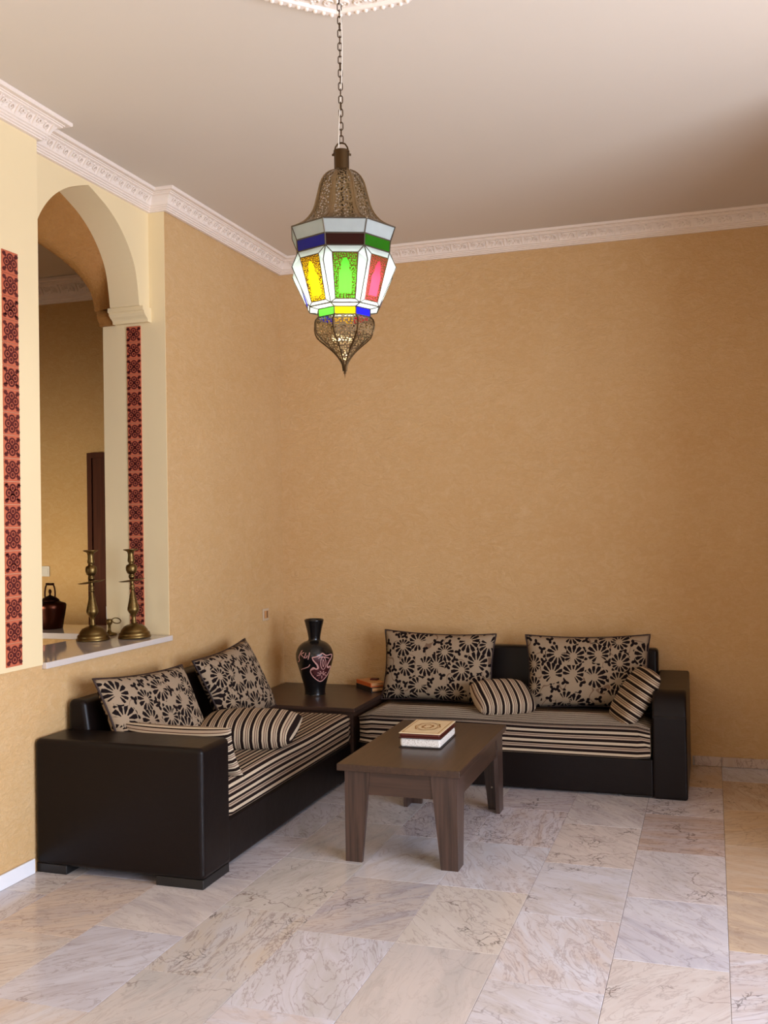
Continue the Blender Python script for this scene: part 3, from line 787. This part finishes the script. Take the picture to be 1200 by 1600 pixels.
# ------------------------------------------------------------------ cushions
def cushion(name, label, w, h, t, mat, center, yaw, lean, roll=0.0, group=None, piping=False, stripe_along='u', ear=0.065, flat=0.5, bend=0.0):
    """lies in its local xz-plane (x across, z up, y thickness); lean tips the top backwards (towards local +y)"""
    e = thing(name, label, 'cushion', center)
    e.rotation_euler = (Matrix.Rotation(yaw, 3, 'Z') @ Matrix.Rotation(-lean, 3, 'X') @ Matrix.Rotation(roll, 3, 'Y')).to_euler()
    N, Mv = 28, 20; V = []; UV = []; F = []
    def prof(u, v):
        k = max(0.0, (1-abs(u)**3.2)*(1-abs(v)**3.2)); return t/2*k**flat
    def xy(u, v):
        ku = 1-ear*(1-v*v)*abs(u)**2; kv = 1-ear*1.3*(1-u*u)*abs(v)**2
        x, z = u*w/2*ku, v*h/2*kv
        return x, z+bend*(u*u)
    rim = {}
    def vid(i, j, s):
        if i in (0, N) or j in (0, Mv): s = 0
        if (i, j, s) in rim: return rim[(i, j, s)]
        u, v = -1+2*i/N, -1+2*j/Mv
        u = math.sin(u*PI/2)*0.35+u*0.65; v = math.sin(v*PI/2)*0.35+v*0.65
        x, z = xy(u, v); y = s*prof(u, v)
        y += s*0.0035*math.sin(9*u+4*v)*(1-abs(u))*(1-abs(v))
        rim[(i, j, s)] = len(V); V.append((x, y, z))
        UV.append((u*w/2, v*h/2) if stripe_along == 'u' else (v*h/2, u*w/2))
        return rim[(i, j, s)]
    for s in (-1, 1):
        for i in range(N):
            for j in range(Mv):
                F.append((vid(i, j, s), vid(i+1, j, s), vid(i+1, j+1, s), vid(i, j+1, s)))
    c = mobj('cover', V, F, mat, e, world=False, uv=UV, smooth=True)
    if piping:
        loop = [V[vid(i, 0, 0)] for i in range(N)]+[V[vid(N, j, 0)] for j in range(Mv)]+[V[vid(N-i, Mv, 0)] for i in range(N)]+[V[vid(0, Mv-j, 0)] for j in range(Mv)]
        m = MB(); m.tube(loop, 0.0055, 6, closed=True); m.build('piping', 'piping', c, world=False, smooth=True)
    return e
RAD = math.radians
# floral cushions on the back-wall sofa
cushion('floral_cushion', 'taupe cushion with black flowers leaning beside the corner table and orange book', 0.73, 0.44, 0.17, 'floral', (1.188, -0.305, 0.592), RAD(-1), RAD(10), RAD(1), piping=True)
cushion('floral_cushion', 'taupe cushion with black flowers leaning behind a striped cushion against the bullnosed arm', 0.74, 0.44, 0.17, 'floral', (2.115, -0.305, 0.592), RAD(2), RAD(10), RAD(-1), piping=True)
# floral cushions on the left sofa (front faces +x)
cushion('floral_cushion', 'taupe cushion with black flowers near the boxy sofa arm, behind a striped cushion', 0.76, 0.44, 0.15, 'floral', (0.262, -2.105, 0.594), RAD(90), RAD(25), RAD(3.5), piping=True)
cushion('floral_cushion', 'tilted taupe cushion with black flowers below the wall outlet, close to the vase', 0.67, 0.44, 0.15, 'floral', (0.262, -1.25, 0.600), RAD(90), RAD(25), RAD(-4), piping=True)
# striped cushions
cushion('striped_cushion', 'striped cushion tucked upright against the boxy sofa arm', 0.56, 0.27, 0.09, 'stripes_small', (0.550, -2.365, 0.496), RAD(180), RAD(26), 0, stripe_along='u')
cushion('striped_cushion', 'striped oblong cushion lying flat between the boxy sofa arm and the corner table', 0.50, 0.34, 0.16, 'stripes_small', (0.57, -1.73, 0.462), RAD(12), RAD(82), 0, stripe_along='v', flat=0.42, ear=-0.03)
cushion('striped_cushion', 'small striped cushion between the two floral cushions of the back sofa', 0.33, 0.27, 0.14, 'stripes_small', (1.640, -0.53, 0.458), RAD(30), RAD(66), RAD(0), stripe_along='v', flat=0.40, ear=-0.10)
cushion('striped_cushion', 'striped cushion leaning sideways against the bullnosed sofa arm', 0.38, 0.34, 0.13, 'stripes_small', (2.405, -0.57, 0.500), RAD(-72), RAD(34), RAD(0), stripe_along='u', flat=0.45, ear=-0.04)

# ------------------------------------------------------------------ vase
VX, VY, VZ = 0.40, -0.42, 0.41
KZ = 0.000616
VP = [(0, 885), (104, 885), (107, 880), (106, 850), (112, 800), (140, 700), (170, 600), (192, 520), (195, 480), (190, 440), (165, 385), (120, 345), (72, 325), (62, 308), (66, 270), (80, 200), (98, 130), (102, 115), (100, 109), (90, 109), (72, 190), (55, 290), (50, 320)]
vs = thing('vase', 'tall black vase with pink engraved emblem and calligraphy on the corner table', 'vase', (VX, VY, VZ))
def cr(pts, per=4):
    out = []
    for i in range(len(pts)-1):
        p0 = pts[max(i-1, 0)]; p1 = pts[i]; p2 = pts[i+1]; p3 = pts[min(i+2, len(pts)-1)]
        for s in range(per):
            t = s/per
            out.append(tuple(0.5*(2*b+(c-a)*t+(2*a-5*b+4*c-d)*t*t+(3*b-a-3*c+d)*t**3) for a, b, c, d in zip(p0, p1, p2, p3)))
    out.append(tuple(pts[-1])); return out
vprof = cr([(r, y) for r, y in VP], 3)
mb = MB(); mb.lathe([(max(r, 0.5)*KZ, (885-y)*KZ) for r, y in vprof], 48); mb.build('body', 'vase_black', vs, world=False, smooth=True)
outer = sorted([(y, r) for r, y in vprof[:-18]], key=lambda p: p[0])
def vr(y):
    for (ya, ra), (yb, rb) in zip(outer, outer[1:]):
        if ya <= y <= yb and yb > ya: return ra+(rb-ra)*(y-ya)/(yb-ya)
    return 195
ACAM = math.atan2(CAM.y-VY, CAM.x-VX)
def vpos(dx, y, off):
    r = vr(y); s = max(-0.985, min(0.985, dx/r)); a = ACAM+math.asin(s)
    R = (r*KZ+off); return Vector((R*math.cos(a), R*math.sin(a), (885-y)*KZ))
def stroke(m, pts, w, off=0.0008):
    pts = cr([(p[0]-350, p[1]) for p in pts], 4); L = []; Rr = []
    for i, p in enumerate(pts):
        a = pts[max(i-1, 0)]; b = pts[min(i+1, len(pts)-1)]; tx, ty = b[0]-a[0], b[1]-a[1]; l = math.hypot(tx, ty) or 1
        nx, ny = -ty/l*w/2, tx/l*w/2
        k = 1.0 if 0 < i < len(pts)-1 else 0.4
        L.append(vpos(p[0]+nx*k, p[1]+ny*k, off)); Rr.append(vpos(p[0]-nx*k, p[1]-ny*k, off))
    n = len(L); m.add(L+Rr, [(i, i+1, n+i+1, n+i) for i in range(n-1)])
# maroon ground of the emblem
shield = [(322, 478), (360, 472), (392, 464), (430, 440), (468, 464), (522, 462), (518, 500), (482, 560), (478, 585), (510, 588), (500, 632), (465, 690), (410, 735), (352, 700), (316, 655), (306, 615), (345, 596), (378, 596), (372, 560), (345, 520), (322, 478)]
m = MB(); V = [vpos(425-350, 560, 0.0004)]; sp = cr(shield, 2); Fs = []
rings = 4
V = []
for k in range(rings+1):
    for p in sp[:-1]:
        f = k/rings; V.append(vpos((425+(p[0]-425)*f)-350, 570+(p[1]-570)*f, 0.0004))
n = len(sp)-1
for k in range(rings):
    for i in range(n): Fs.append((k*n+i, k*n+(i+1) % n, (k+1)*n+(i+1) % n, (k+1)*n+i))
m.add(V, Fs); m.build('emblem_ground', 'vase_maroon', vs, world=False)
m = MB()
stroke(m, shield, 9)
stroke(m, [(305, 612), (335, 585), (362, 600), (385, 590), (376, 555), (350, 525), (330, 498)], 13)
stroke(m, [(512, 585), (488, 598), (476, 575), (490, 545), (512, 505)], 12)
stroke(m, [(437+27*math.cos(2*PI*k/16), 542+66*math.sin(2*PI*k/16)) for k in range(17)], 6)
stroke(m, [(437, 500), (428, 540), (437, 585)], 5); stroke(m, [(437, 500), (446, 540), (437, 585)], 5)
stroke(m, [(385, 490), (408, 478), (437, 476), (470, 484), (500, 498)], 7)
for a, b in (((375, 640), (408, 660)), ((370, 672), (408, 668)), ((400, 625), (414, 655)), ((440, 625), (424, 655)), ((470, 645), (430, 662)), ((462, 680), (430, 668)), ((418, 705), (416, 675))):
    stroke(m, [a, ((a[0]+b[0])/2+5, (a[1]+b[1])/2-5), b], 7)
m.build('emblem_line', 'vase_pink', vs, world=False)
m = MB()
stroke(m, [(226, 408), (206, 440), (190, 480), (196, 512), (180, 535)], 9)
stroke(m, [(244, 428), (214, 448), (232, 470), (262, 482), (276, 455)], 8)
stroke(m, [(300, 425), (292, 460), (282, 500)], 9)
stroke(m, [(262, 430), (250, 470), (240, 490)], 7)
stroke(m, [(210, 614), (225, 602), (262, 586), (288, 572), (302, 548)], 9)
m.build('calligraphy', 'vase_pink', vs, world=False)

# ------------------------------------------------------------------ books
def book(name, label, cx, cy, z0, w, l, h, rz, cov, page, top=None, spine=None):
    b = thing(name, label, 'book', (cx, cy, z0), (0, 0, rz))
    ct_ = 0.004
    box('cover', (-w/2, w/2, -l/2, l/2, 0, ct_), cov, b, world=False, bevel=0.0012)
    box('pages', (-w/2+0.004, w/2-0.003, -l/2+0.003, l/2-0.004, ct_, h-ct_), page, b, world=False, bevel=min(0.012, (h-2*ct_)*0.4), bseg=3)
    if spine: box('spine', (-w/2, w/2, -l/2-0.002, -l/2+0.003, 0, h), spine, b, world=False, bevel=0.001)
    t = box('cover', (-w/2, w/2, -l/2, l/2, h-ct_, h), top or cov, b, world=False, bevel=0.0012)
    return b, t
book('book', 'thick white-paged book with black cover lying under a cream book on the coffee table', 1.508, -1.675, 0.435, 0.205, 0.325, 0.050, RAD(1.5), 'book_black', 'pages')
b, t = book('book', 'cream book with gold medallion cover lying on top of a thick white-paged book', 1.512, -1.69, 0.486, 0.200, 0.320, 0.024, RAD(1), 'book_red', 'book_red', 'book_cream')
m = MB()
def ringxy(rx, ry, w, n=28, star=0.0):
    V = []; F = []
    for k in range(n):
        a = 2*PI*k/n; s = 1+star*math.cos(8*a)
        V += [(rx*s*math.cos(a), ry*s*math.sin(a), 0.0246), ((rx*s-w)*math.cos(a), (ry*s-w)*math.sin(a), 0.0246)]
    for k in range(n):
        k2 = (k+1) % n; F.append((2*k, 2*k+1, 2*k2+1, 2*k2))
    m.add(V, F)
ringxy(0.062, 0.088, 0.007, star=0.05); ringxy(0.050, 0.072, 0.003); ringxy(0.03, 0.045, 0.012, star=0.12)
for d in ((-0.088, 0.088, -0.148, -0.145), (-0.088, 0.088, 0.145, 0.148), (-0.088, -0.085, -0.145, 0.145), (0.085, 0.088, -0.145, 0.145)):
    m.box(d[0], d[1], d[2], d[3], 0.0238, 0.0246)
m.build('gold_ornament', 'gold', t, world=False)
book('book', 'black-bound book lying at the back of the corner table', 0.700, -0.178, 0.410, 0.225, 0.110, 0.034, RAD(-44), 'book_black', 'tan_card', spine='book_black')
book('book', 'orange book on top of a black book on the corner table', 0.698, -0.176, 0.4442, 0.220, 0.108, 0.026, RAD(-45), 'orange_card', 'tan_card', 'tan_card', spine='orange_card')
tag(box('card_box', (0.685, 0.735, -0.165, -0.125, 0.4704, 0.480), 'book_red', None, bevel=0.002), 'small dark red box on top of the orange book', 'box')

# ------------------------------------------------------------------ candlesticks
KC = 0.000366
CP = [(236, 1475), (238, 1462), (232, 1440), (222, 1432), (226, 1420), (216, 1395), (196, 1385), (196, 1372), (180, 1345), (150, 1308), (110, 1285), (62, 1275), (46, 1262), (38, 1240), (30, 1200), (32, 1160), (52, 1125), (66, 1105), (84, 1075), (86, 1050), (80, 1030), (72, 990), (60, 945), (48, 890), (36, 830), (24, 790), (24, 775), (40, 765), (40, 750), (26, 740), (34, 722), (36, 708), (24, 692), (24, 660), (28, 615), (40, 600), (48, 580), (44, 560), (30, 548), (48, 536), (66, 522), (80, 480), (82, 445), (72, 410), (40, 396), (32, 384), (40, 372), (50, 352), (50, 335), (44, 300), (42, 250), (50, 215), (70, 200), (104, 186), (106, 176), (98, 172), (40, 190), (30, 240)]
def candlestick(label, loc, rot, tray_tilt, lump=None):
    c = thing('candlestick', label, 'candlestick', loc, rot)
    i0 = 12; i1 = 33
    f = lambda pr: [(r*KC, (1475-y)*KC) for r, y in pr]
    m = MB(); m.lathe(f(CP[:i0+1]), 36); m.build('base', 'brass', c, world=False, smooth=True)
    m = MB(); m.lathe(f(CP[i0:i1+2]), 24)
    for k in range(9):
        y = 850+k*22; r = [(24, 790), (36, 830), (48, 890), (60, 945), (72, 990), (80, 1030), (86, 1050)]
        rr = 36+(y-830)*(80-36)/200.0
        m.lathe([(rr*KC, (1475-y)*KC-0.003), (rr*KC+0.0016, (1475-y)*KC), (rr*KC-0.0004, (1475-y)*KC+0.003)], 24, cap=False)
    m.build('stem', 'brass', c, world=False, smooth=True)
    m = MB(); m.lathe([(0.010, -0.004), (0.03, -0.004), (0.055, -0.001), (0.069, 0.004), (0.070, 0.006), (0.066, 0.006), (0.05, 0.002), (0.01, 0.0)], 32)
    t = m.build('drip_tray', 'brass', c, world=False, smooth=True); t.location = (0, 0, (1475-642)*KC); t.rotation_euler = tray_tilt
    m = MB(); m.lathe(f(CP[i1+1:]), 28); m.build('candle_cup', 'brass', c, world=False, smooth=True)
    return c
candlestick('brass candlestick with tilted drip tray on the sill before the dark door', (-0.285, -1.825, 0.906), (RAD(0.4), RAD(-0.8), 0), (RAD(1), RAD(-8), 0))
candlestick('brass candlestick leaning in front of the jamb tile strip on the sill', (-0.118, -1.690, 0.9075), (0, RAD(-2.2), 0), (RAD(1), RAD(-5), 0))
# little chamberstick behind the left candlestick
ch = thing('chamberstick', 'small brass chamberstick with ring handle behind the candlestick by the dark door', 'candle holder', (-0.335, -1.60, 0.905))
m = MB(); m.lathe([(0.04, 0), (0.042, 0.006), (0.036, 0.012), (0.012, 0.02), (0.008, 0.03), (0.008, 0.055), (0.016, 0.065), (0.018, 0.085), (0.012, 0.09), (0.004, 0.09)], 20); m.build('body', 'brass', ch, world=False, smooth=True)
m = MB(); m.tube([(0.018+0.055*(0.5-0.5*math.cos(2*PI*k/16)), 0.006*math.sin(2*PI*k/16), 0.082+0.014*math.sin(2*PI*k/16)+0.004*math.cos(2*PI*k/16)) for k in range(16)], 0.0032, 6, closed=True); m.build('ring_handle', 'brass', ch, world=False, smooth=True)
m = MB(); m.tube([(-0.012, 0, 0.06), (-0.016, 0, 0.10), (-0.018, 0, 0.16)], [0.0025, 0.0022, 0.0014], 6); m.build('snuffer_pin', 'switch_plastic', ch, world=False)

# ------------------------------------------------------------------ ledge and kettle in the other room
lg = thing('kitchen_counter', 'marble topped tan counter in the room behind the arch', 'counter', (-1.3, -1.28, 0))
box('worktop', (-2.3, XT-0.02, -1.51, -1.06, 0.865, 0.899), 'sill_marble', lg, bevel=0.003)
box('body', (-2.28, XT-0.025, -1.47, -1.06, 0.0, 0.865), 'tan_plaster', lg)
KX, KY = -0.955, -1.29
kt = thing('kettle', 'dark copper kettle with arched handle on the counter behind the arch', 'kettle', (KX, KY, 0.8995))
m = MB(); m.lathe([(0.070, 0), (0.073, 0.004), (0.080, 0.05), (0.092, 0.12), (0.094, 0.14), (0.088, 0.152), (0.062, 0.160), (0.055, 0.166)], 36); m.build('body', 'copper', kt, world=False, smooth=True)
m = MB(); m.lathe([(0.056, 0.164), (0.054, 0.172), (0.036, 0.186), (0.014, 0.196), (0.006, 0.20), (0.006, 0.21), (0.010, 0.218), (0.008, 0.230), (0.003, 0.236)], 28); m.build('lid', 'dark_copper', kt, world=False, smooth=True)
hp = [(-0.032, 0.165), (-0.036, 0.20), (-0.034, 0.235), (-0.024, 0.262), (0, 0.266), (0.024, 0.262), (0.034, 0.235), (0.036, 0.20), (0.032, 0.165)]
m = MB(); m.tube([(a, 0.0, z) for a, z in cr(hp, 3)], 0.005, 8); h_ = m.build('handle', 'dark_copper', kt, world=False, smooth=True)
m = MB(); m.tube([(-0.026, 0, 0.266), (0.026, 0, 0.266)], 0.0075, 10); m.build('grip', 'dark_copper', h_, world=False, smooth=True)
m = MB(); m.tube([(-0.08, 0, 0.06), (-0.115, 0, 0.10), (-0.13, 0, 0.145)], [0.018, 0.013, 0.009], 12); m.build('spout', 'copper', kt, world=False, smooth=True)

# ------------------------------------------------------------------ switch and socket
sw = thing('light_switch', 'pale light switch on the wall of the room behind the arch', 'switch', (-2.075, YF, 1.17))
box('plate', (-2.115, -2.035, YF-0.010, YF-0.0005, 1.13, 1.21), 'switch_plastic', sw, bevel=0.003)
box('rocker', (-2.10, -2.05, YF-0.014, YF-0.009, 1.145, 1.195), 'switch_plastic', sw, bevel=0.002)
sk = thing('wall_socket', 'small beige wall outlet above the corner table beside the room corner', 'socket', (0, -0.295, 0.905))
box('plate', (0.0005, 0.006, -0.345, -0.255, 0.865, 0.945), 'socket_beige', sk, bevel=0.003)
box('insert', (0.007, 0.011, -0.328, -0.272, 0.880, 0.930), 'tan_card', sk, bevel=0.002)
box('slot', (0.010, 0.0115, -0.298, -0.288, 0.885, 0.928), 'socket_dark', sk)

# ------------------------------------------------------------------ lantern
ln = thing('hanging_lantern', 'pierced brass lantern with stained glass panes hanging by a chain', 'lantern', (LX, LY, 1.97))
LANG = math.radians(-67.1)
def lz(py): return 2.302+(430-py)/484.4-1.97
def lr(px): return px/484.4/0.935
def ov(k, r, z, half=True):
    a = LANG-PI/8+2*PI*k/8; return Vector((r*math.cos(a), r*math.sin(a), z))
# collar, hanger
m = MB(); m.lathe([(lr(11), lz(268)), (lr(11), lz(238)), (lr(11.8), lz(237)), (lr(11.8), lz(235)), (lr(9), lz(234))], 24); m.build('collar', 'dark_brass', ln, world=False, smooth=False)
m = MB()
hp = [(-0.026, lz(241)), (-0.022, lz(235)), (-0.019, lz(229)), (-0.012, lz(224)), (0, lz(222)), (0.012, lz(224)), (0.019, lz(229)), (0.022, lz(235)), (0.026, lz(241))]
m.tube([(a*RGT.x, a*RGT.y, z) for a, z in hp], 0.0028, 6)
m.tube([(a*RGT.x, a*RGT.y, lz(241)) for a in (-0.031, 0.031)], 0.0035, 6)
m.build('hanger', 'dark_brass', ln, world=False, smooth=True)
# pierced dome panels and ribs
DP = cr([(12, 266), (20, 270), (28, 278), (34, 290), (37, 302), (40, 314), (43, 326), (48, 338), (57, 350), (68, 358), (80, 364)], 2)
for k in range(8):
    V = []; UV = []; F = []; n = len(DP)
    s = 0.0
    for i, (r, y) in enumerate(DP):
        if i: s += math.hypot(r-DP[i-1][0], y-DP[i-1][1])/484.4
        a, b = ov(k, lr(r), lz(y)), ov(k+1, lr(r), lz(y))
        for q in range(3):
            V.append(a.lerp(b, q/2)); UV.append(((q/2-0.5)*(a-b).length+k*0.37, s))
    for i in range(n-1):
        for q in range(2): F.append((i*3+q, i*3+q+1, (i+1)*3+q+1, (i+1)*3+q))
    p = mobj('dome_panel', V, F, 'perforated_brass', ln, world=False, uv=UV)
    # solid border on both edges
    m = MB(); L0 = []; L1 = []; R0 = []; R1 = []
    for (r, y) in DP:
        a, b = ov(k, lr(r)+0.0012, lz(y)), ov(k+1, lr(r)+0.0012, lz(y)); w = 0.22 if r > 30 else 0.26
        L0.append(a); L1.append(a.lerp(b, w*0.62)); R0.append(b.lerp(a, w*0.62)); R1.append(b)
    m.add(L0+L1, [(i, i+1, n+i+1, n+i) for i in range(n-1)]); m.add(R0+R1, [(i, i+1, n+i+1, n+i) for i in range(n-1)])
    m.build('border', 'aged_brass', p, world=False)
    m = MB(); m.tube([ov(k, lr(r)+0.0015, lz(y)) for r, y in DP], 0.0022, 5); m.build('rib', 'aged_brass', ln, world=False)
def strip_tube(pts, r, mat='lead', closed=False, name='came'):
    m = MB(); m.tube(pts, r, 5, closed=closed); return m.build(name, mat, ln, world=False)
R1, Z1 = lr(80), lz(364); R2, Z2 = lr(72.5), lz(384); R3, Z3 = lr(71), lz(402)
R5, Z5 = lr(54), lz(484); R6, Z6 = lr(40.5), lz(486.5); R7, Z7 = lr(40), lz(499)
for r, z in ((R1, Z1), (R2, Z2), (R3, Z3), (R5, Z5), (R6, Z6), (R7, Z7)):
    strip_tube([ov(k, r, z) for k in range(8)], 0.0024, closed=True)
def poly(name, pts, mat, inset=0.0):
    return mobj(name, pts, [tuple(range(len(pts)))], mat, ln, world=False)
BAND = ['glass_darkred', 'glass_green', 'glass_yellow', 'glass_blue', 'glass_darkred', 'glass_green', 'glass_yellow', 'glass_blue']
MAIN = ['glass_green', 'glass_pink', 'glass_blue', 'glass_yellow', 'glass_green', 'glass_pink', 'glass_blue', 'glass_yellow']
LOW = ['glass_yellow', 'glass_blue', 'glass_green', 'glass_red', 'glass_yellow', 'glass_blue', 'glass_yellow', 'glass_green']
RD, ZD = lr(80.5), lz(426)
for k in range(8):
    poly('pane', [ov(k, R1, Z1), ov(k+1, R1, Z1), ov(k+1, R2, Z2), ov(k, R2, Z2)], 'glass_milk')
    poly('pane', [ov(k, R2, Z2), ov(k+1, R2, Z2), ov(k+1, R3, Z3), ov(k, R3, Z3)], BAND[k])
    A, B = ov(k, R3, Z3), ov(k+1, R3, Z3)
    D, E = ov(k, RD, ZD), ov(k+1, RD, ZD)
    C5, C6 = ov(k, R5, Z5), ov(k+1, R5, Z5)
    rt_, zt_ = lr(76), lz(414); rb_, zb_ = lr(57), lz(479)
    ta, tb_ = ov(k, rt_, zt_), ov(k+1, rt_, zt_); ba, bb_ = ov(k, rb_, zb_), ov(k+1, rb_, zb_)
    TL, TR = ta.lerp(tb_, 0.19), ta.lerp(tb_, 0.81)
    BL, BRr = ba.lerp(bb_, 0.18), ba.lerp(bb_, 0.82)
    poly('pane', [A, B, TR, TL], 'glass_milk')
    mobj('pane', [A, TL, BL, C5, D], [(0, 1, 4), (1, 2, 4), (2, 3, 4)], 'glass_milk', ln, world=False)
    mobj('pane', [B, TR, BRr, C6, E], [(0, 4, 1), (1, 4, 2), (2, 4, 3)], 'glass_milk', ln, world=False)
    poly('pane', [BL, BRr, C6, C5], 'glass_milk')
    main = poly('pane', [TL, TR, BRr, BL], MAIN[k])
    # pierced brass frame with a bottle-shaped opening over the coloured pane
    nrm = (TR-TL).cross(BL-TL).normalized()
    cen = (TL+TR+BL+BRr)/4
    if nrm.dot(Vector((cen.x, cen.y, 0))) < 0: nrm = -nrm
    ux = (TR-TL).normalized(); uy = ((TL+TR)/2-(BL+BRr)/2); hh = uy.length; uy.normalize()
    half_t = (TR-TL).length/2; half_b = (BRr-BL).length/2
    V = []; UV = []; F = []; n = 72
    for i in range(n):
        a = 2*PI*i/n
        # outer: ray to the trapezoid
        dx, dy = math.cos(a), math.sin(a); s = 10
        if dy > 1e-6: s = min(s, hh/2/dy)
        if dy < -1e-6: s = min(s, -hh/2/dy)
        # side: |x| = hm + y*(half_t-half_b)/hh
        hm = (half_t+half_b)/2; sl2 = (half_t-half_b)/hh
        den = abs(dx)-dy*sl2
        if den > 1e-6: s = min(s, hm/den)
        ox, oy = dx*s, dy*s
        # inner: bottle outline
        yy = oy*0.76
        fr = yy/hh+0.5
        wv = half_b*0.62+(half_t-half_b)*0.25*fr
        if fr > 0.56: wv *= 1-0.40*min(1.0, (fr-0.56)/0.08)
        if fr > 0.70: wv *= math.sqrt(max(0.0, 1-((fr-0.70)/0.185)**2))+0.02
        ix = max(-wv, min(wv, ox*0.8)); iy = yy
        V.append(cen+ux*ox+uy*oy+nrm*0.0025); V.append(cen+ux*ix+uy*iy+nrm*0.0025)
        UV += [(ox+k*0.31, oy), (ix+k*0.31, iy)]
    for i in range(n):
        j = (i+1) % n; F.append((2*i, 2*i+1, 2*j+1, 2*j))
    mobj('pierced_frame', V, F, 'pierced_gold', main, world=False, uv=UV)
    for seg in ([A, TL], [B, TR], [TL, TR], [TL, BL], [TR, BRr], [BL, BRr], [BL, C5], [BRr, C6]):
        strip_tube(seg, 0.0018)
    strip_tube([A, D, C5], 0.0018)
    poly('pane', [ov(k, R5, Z5), ov(k+1, R5, Z5), ov(k+1, R6, Z6), ov(k, R6, Z6)], 'glass_milk')
    poly('pane', [ov(k, R6, Z6), ov(k+1, R6, Z6), ov(k+1, R7, Z7), ov(k, R7, Z7)], LOW[k])
    for (ra, za, rb2, zb2) in ((R1, Z1, R2, Z2), (R2, Z2, R3, Z3), (R6, Z6, R7, Z7), (R5, Z5, R6, Z6)):
        strip_tube([ov(k, ra, za), ov(k, rb2, zb2)], 0.0022)
# pierced bottom bulb
BP = cr([(40, 499), (44.5, 504), (46, 513), (42.5, 525), (30, 537), (20, 546), (12, 555), (5.5, 565), (3, 572), (2, 580)], 2)
for k in range(8):
    V = []; UV = []; F = []; n = len(BP); s = 0
    for i, (r, y) in enumerate(BP):
        if i: s += math.hypot(r-BP[i-1][0], y-BP[i-1][1])/484.4
        a, b = ov(k, lr(r), lz(y)), ov(k+1, lr(r), lz(y))
        for q in range(3): V.append(a.lerp(b, q/2)); UV.append(((q/2-0.5)*(a-b).length+k*0.23, s))
    for i in range(n-1):
        for q in range(2): F.append((i*3+q, i*3+q+1, (i+1)*3+q+1, (i+1)*3+q))
    mobj('bulb_panel', V, F, 'perforated_brass', ln, world=False, uv=UV)
    m = MB(); m.tube([ov(k, lr(r)+0.001, lz(y)) for r, y in BP], 0.0025, 5); m.build('rib', 'dark_brass', ln, world=False)
m = MB(); m.lathe([(0.0005, lz(591)), (0.0015, lz(585)), (0.0045, lz(583.5)), (0.0045, lz(582)), (0.002, lz(581)), (0.004, lz(577)), (0.004, lz(573))], 10); m.build('finial', 'dark_brass', ln, world=False, smooth=True)
# lamp bulb
m = MB(); m.lathe([(0.002, lz(470)), (0.018, lz(466)), (0.028, lz(457)), (0.030, lz(448)), (0.024, lz(437)), (0.014, lz(427)), (0.012, lz(424))], 16); m.build('light_bulb', 'bulb_glow', ln, world=False, smooth=True)
m = MB(); m.lathe([(0.014, lz(424)), (0.015, lz(405)), (0.006, lz(400)), (0.004, lz(262))], 12); m.build('lamp_socket', 'dark_brass', ln, world=False)
m = MB(); m.lathe([(0.014, lz(418)), (0.050, lz(422)), (0.088, lz(430)), (0.086, lz(431)), (0.048, lz(424)), (0.014, lz(420))], 24); m.build('added_bulb_shade', 'aged_brass', ln, world=False, smooth=True)  # hidden disk added to keep bulb light off the upper panes
# chain and cord
lk = MB(); R = 0.0062; H = 0.013
pts = [(R*math.cos(PI*i/6), 0, H-R+R*math.sin(PI*i/6)) for i in range(7)]+[(-R*math.cos(PI*i/6), 0, -H+R-R*math.sin(PI*i/6)) for i in range(7)]
lk.tube(pts, 0.0018, 5, closed=True)
zc = lz(222)+0.011; i = 0; link0 = None
while zc < ZC-1.97-0.035:
    loc = (0, 0, zc); rot = (0, 0, math.radians(18)+(PI/2 if i % 2 else 0)+0.15*math.sin(i))
    if link0 is None: link0 = lk.build('chain_link', 'dark_brass', ln, world=False, smooth=True); link0.location = loc; link0.rotation_euler = rot
    else: instance('chain_link', link0, ln, loc, rot)
    zc += 0.0215; i += 1
m = MB(); cp = []
for i in range(24):
    t = i/23; z = lz(234)+(ZC-1.97-0.03-lz(234))*t; o = -0.008*math.cos(t*5.5)
    cp.append((o*RGT.x, o*RGT.y-0.002, z))
m.tube(cp, 0.0016, 6); m.build('cord', 'cord_white', ln, world=False, smooth=True)
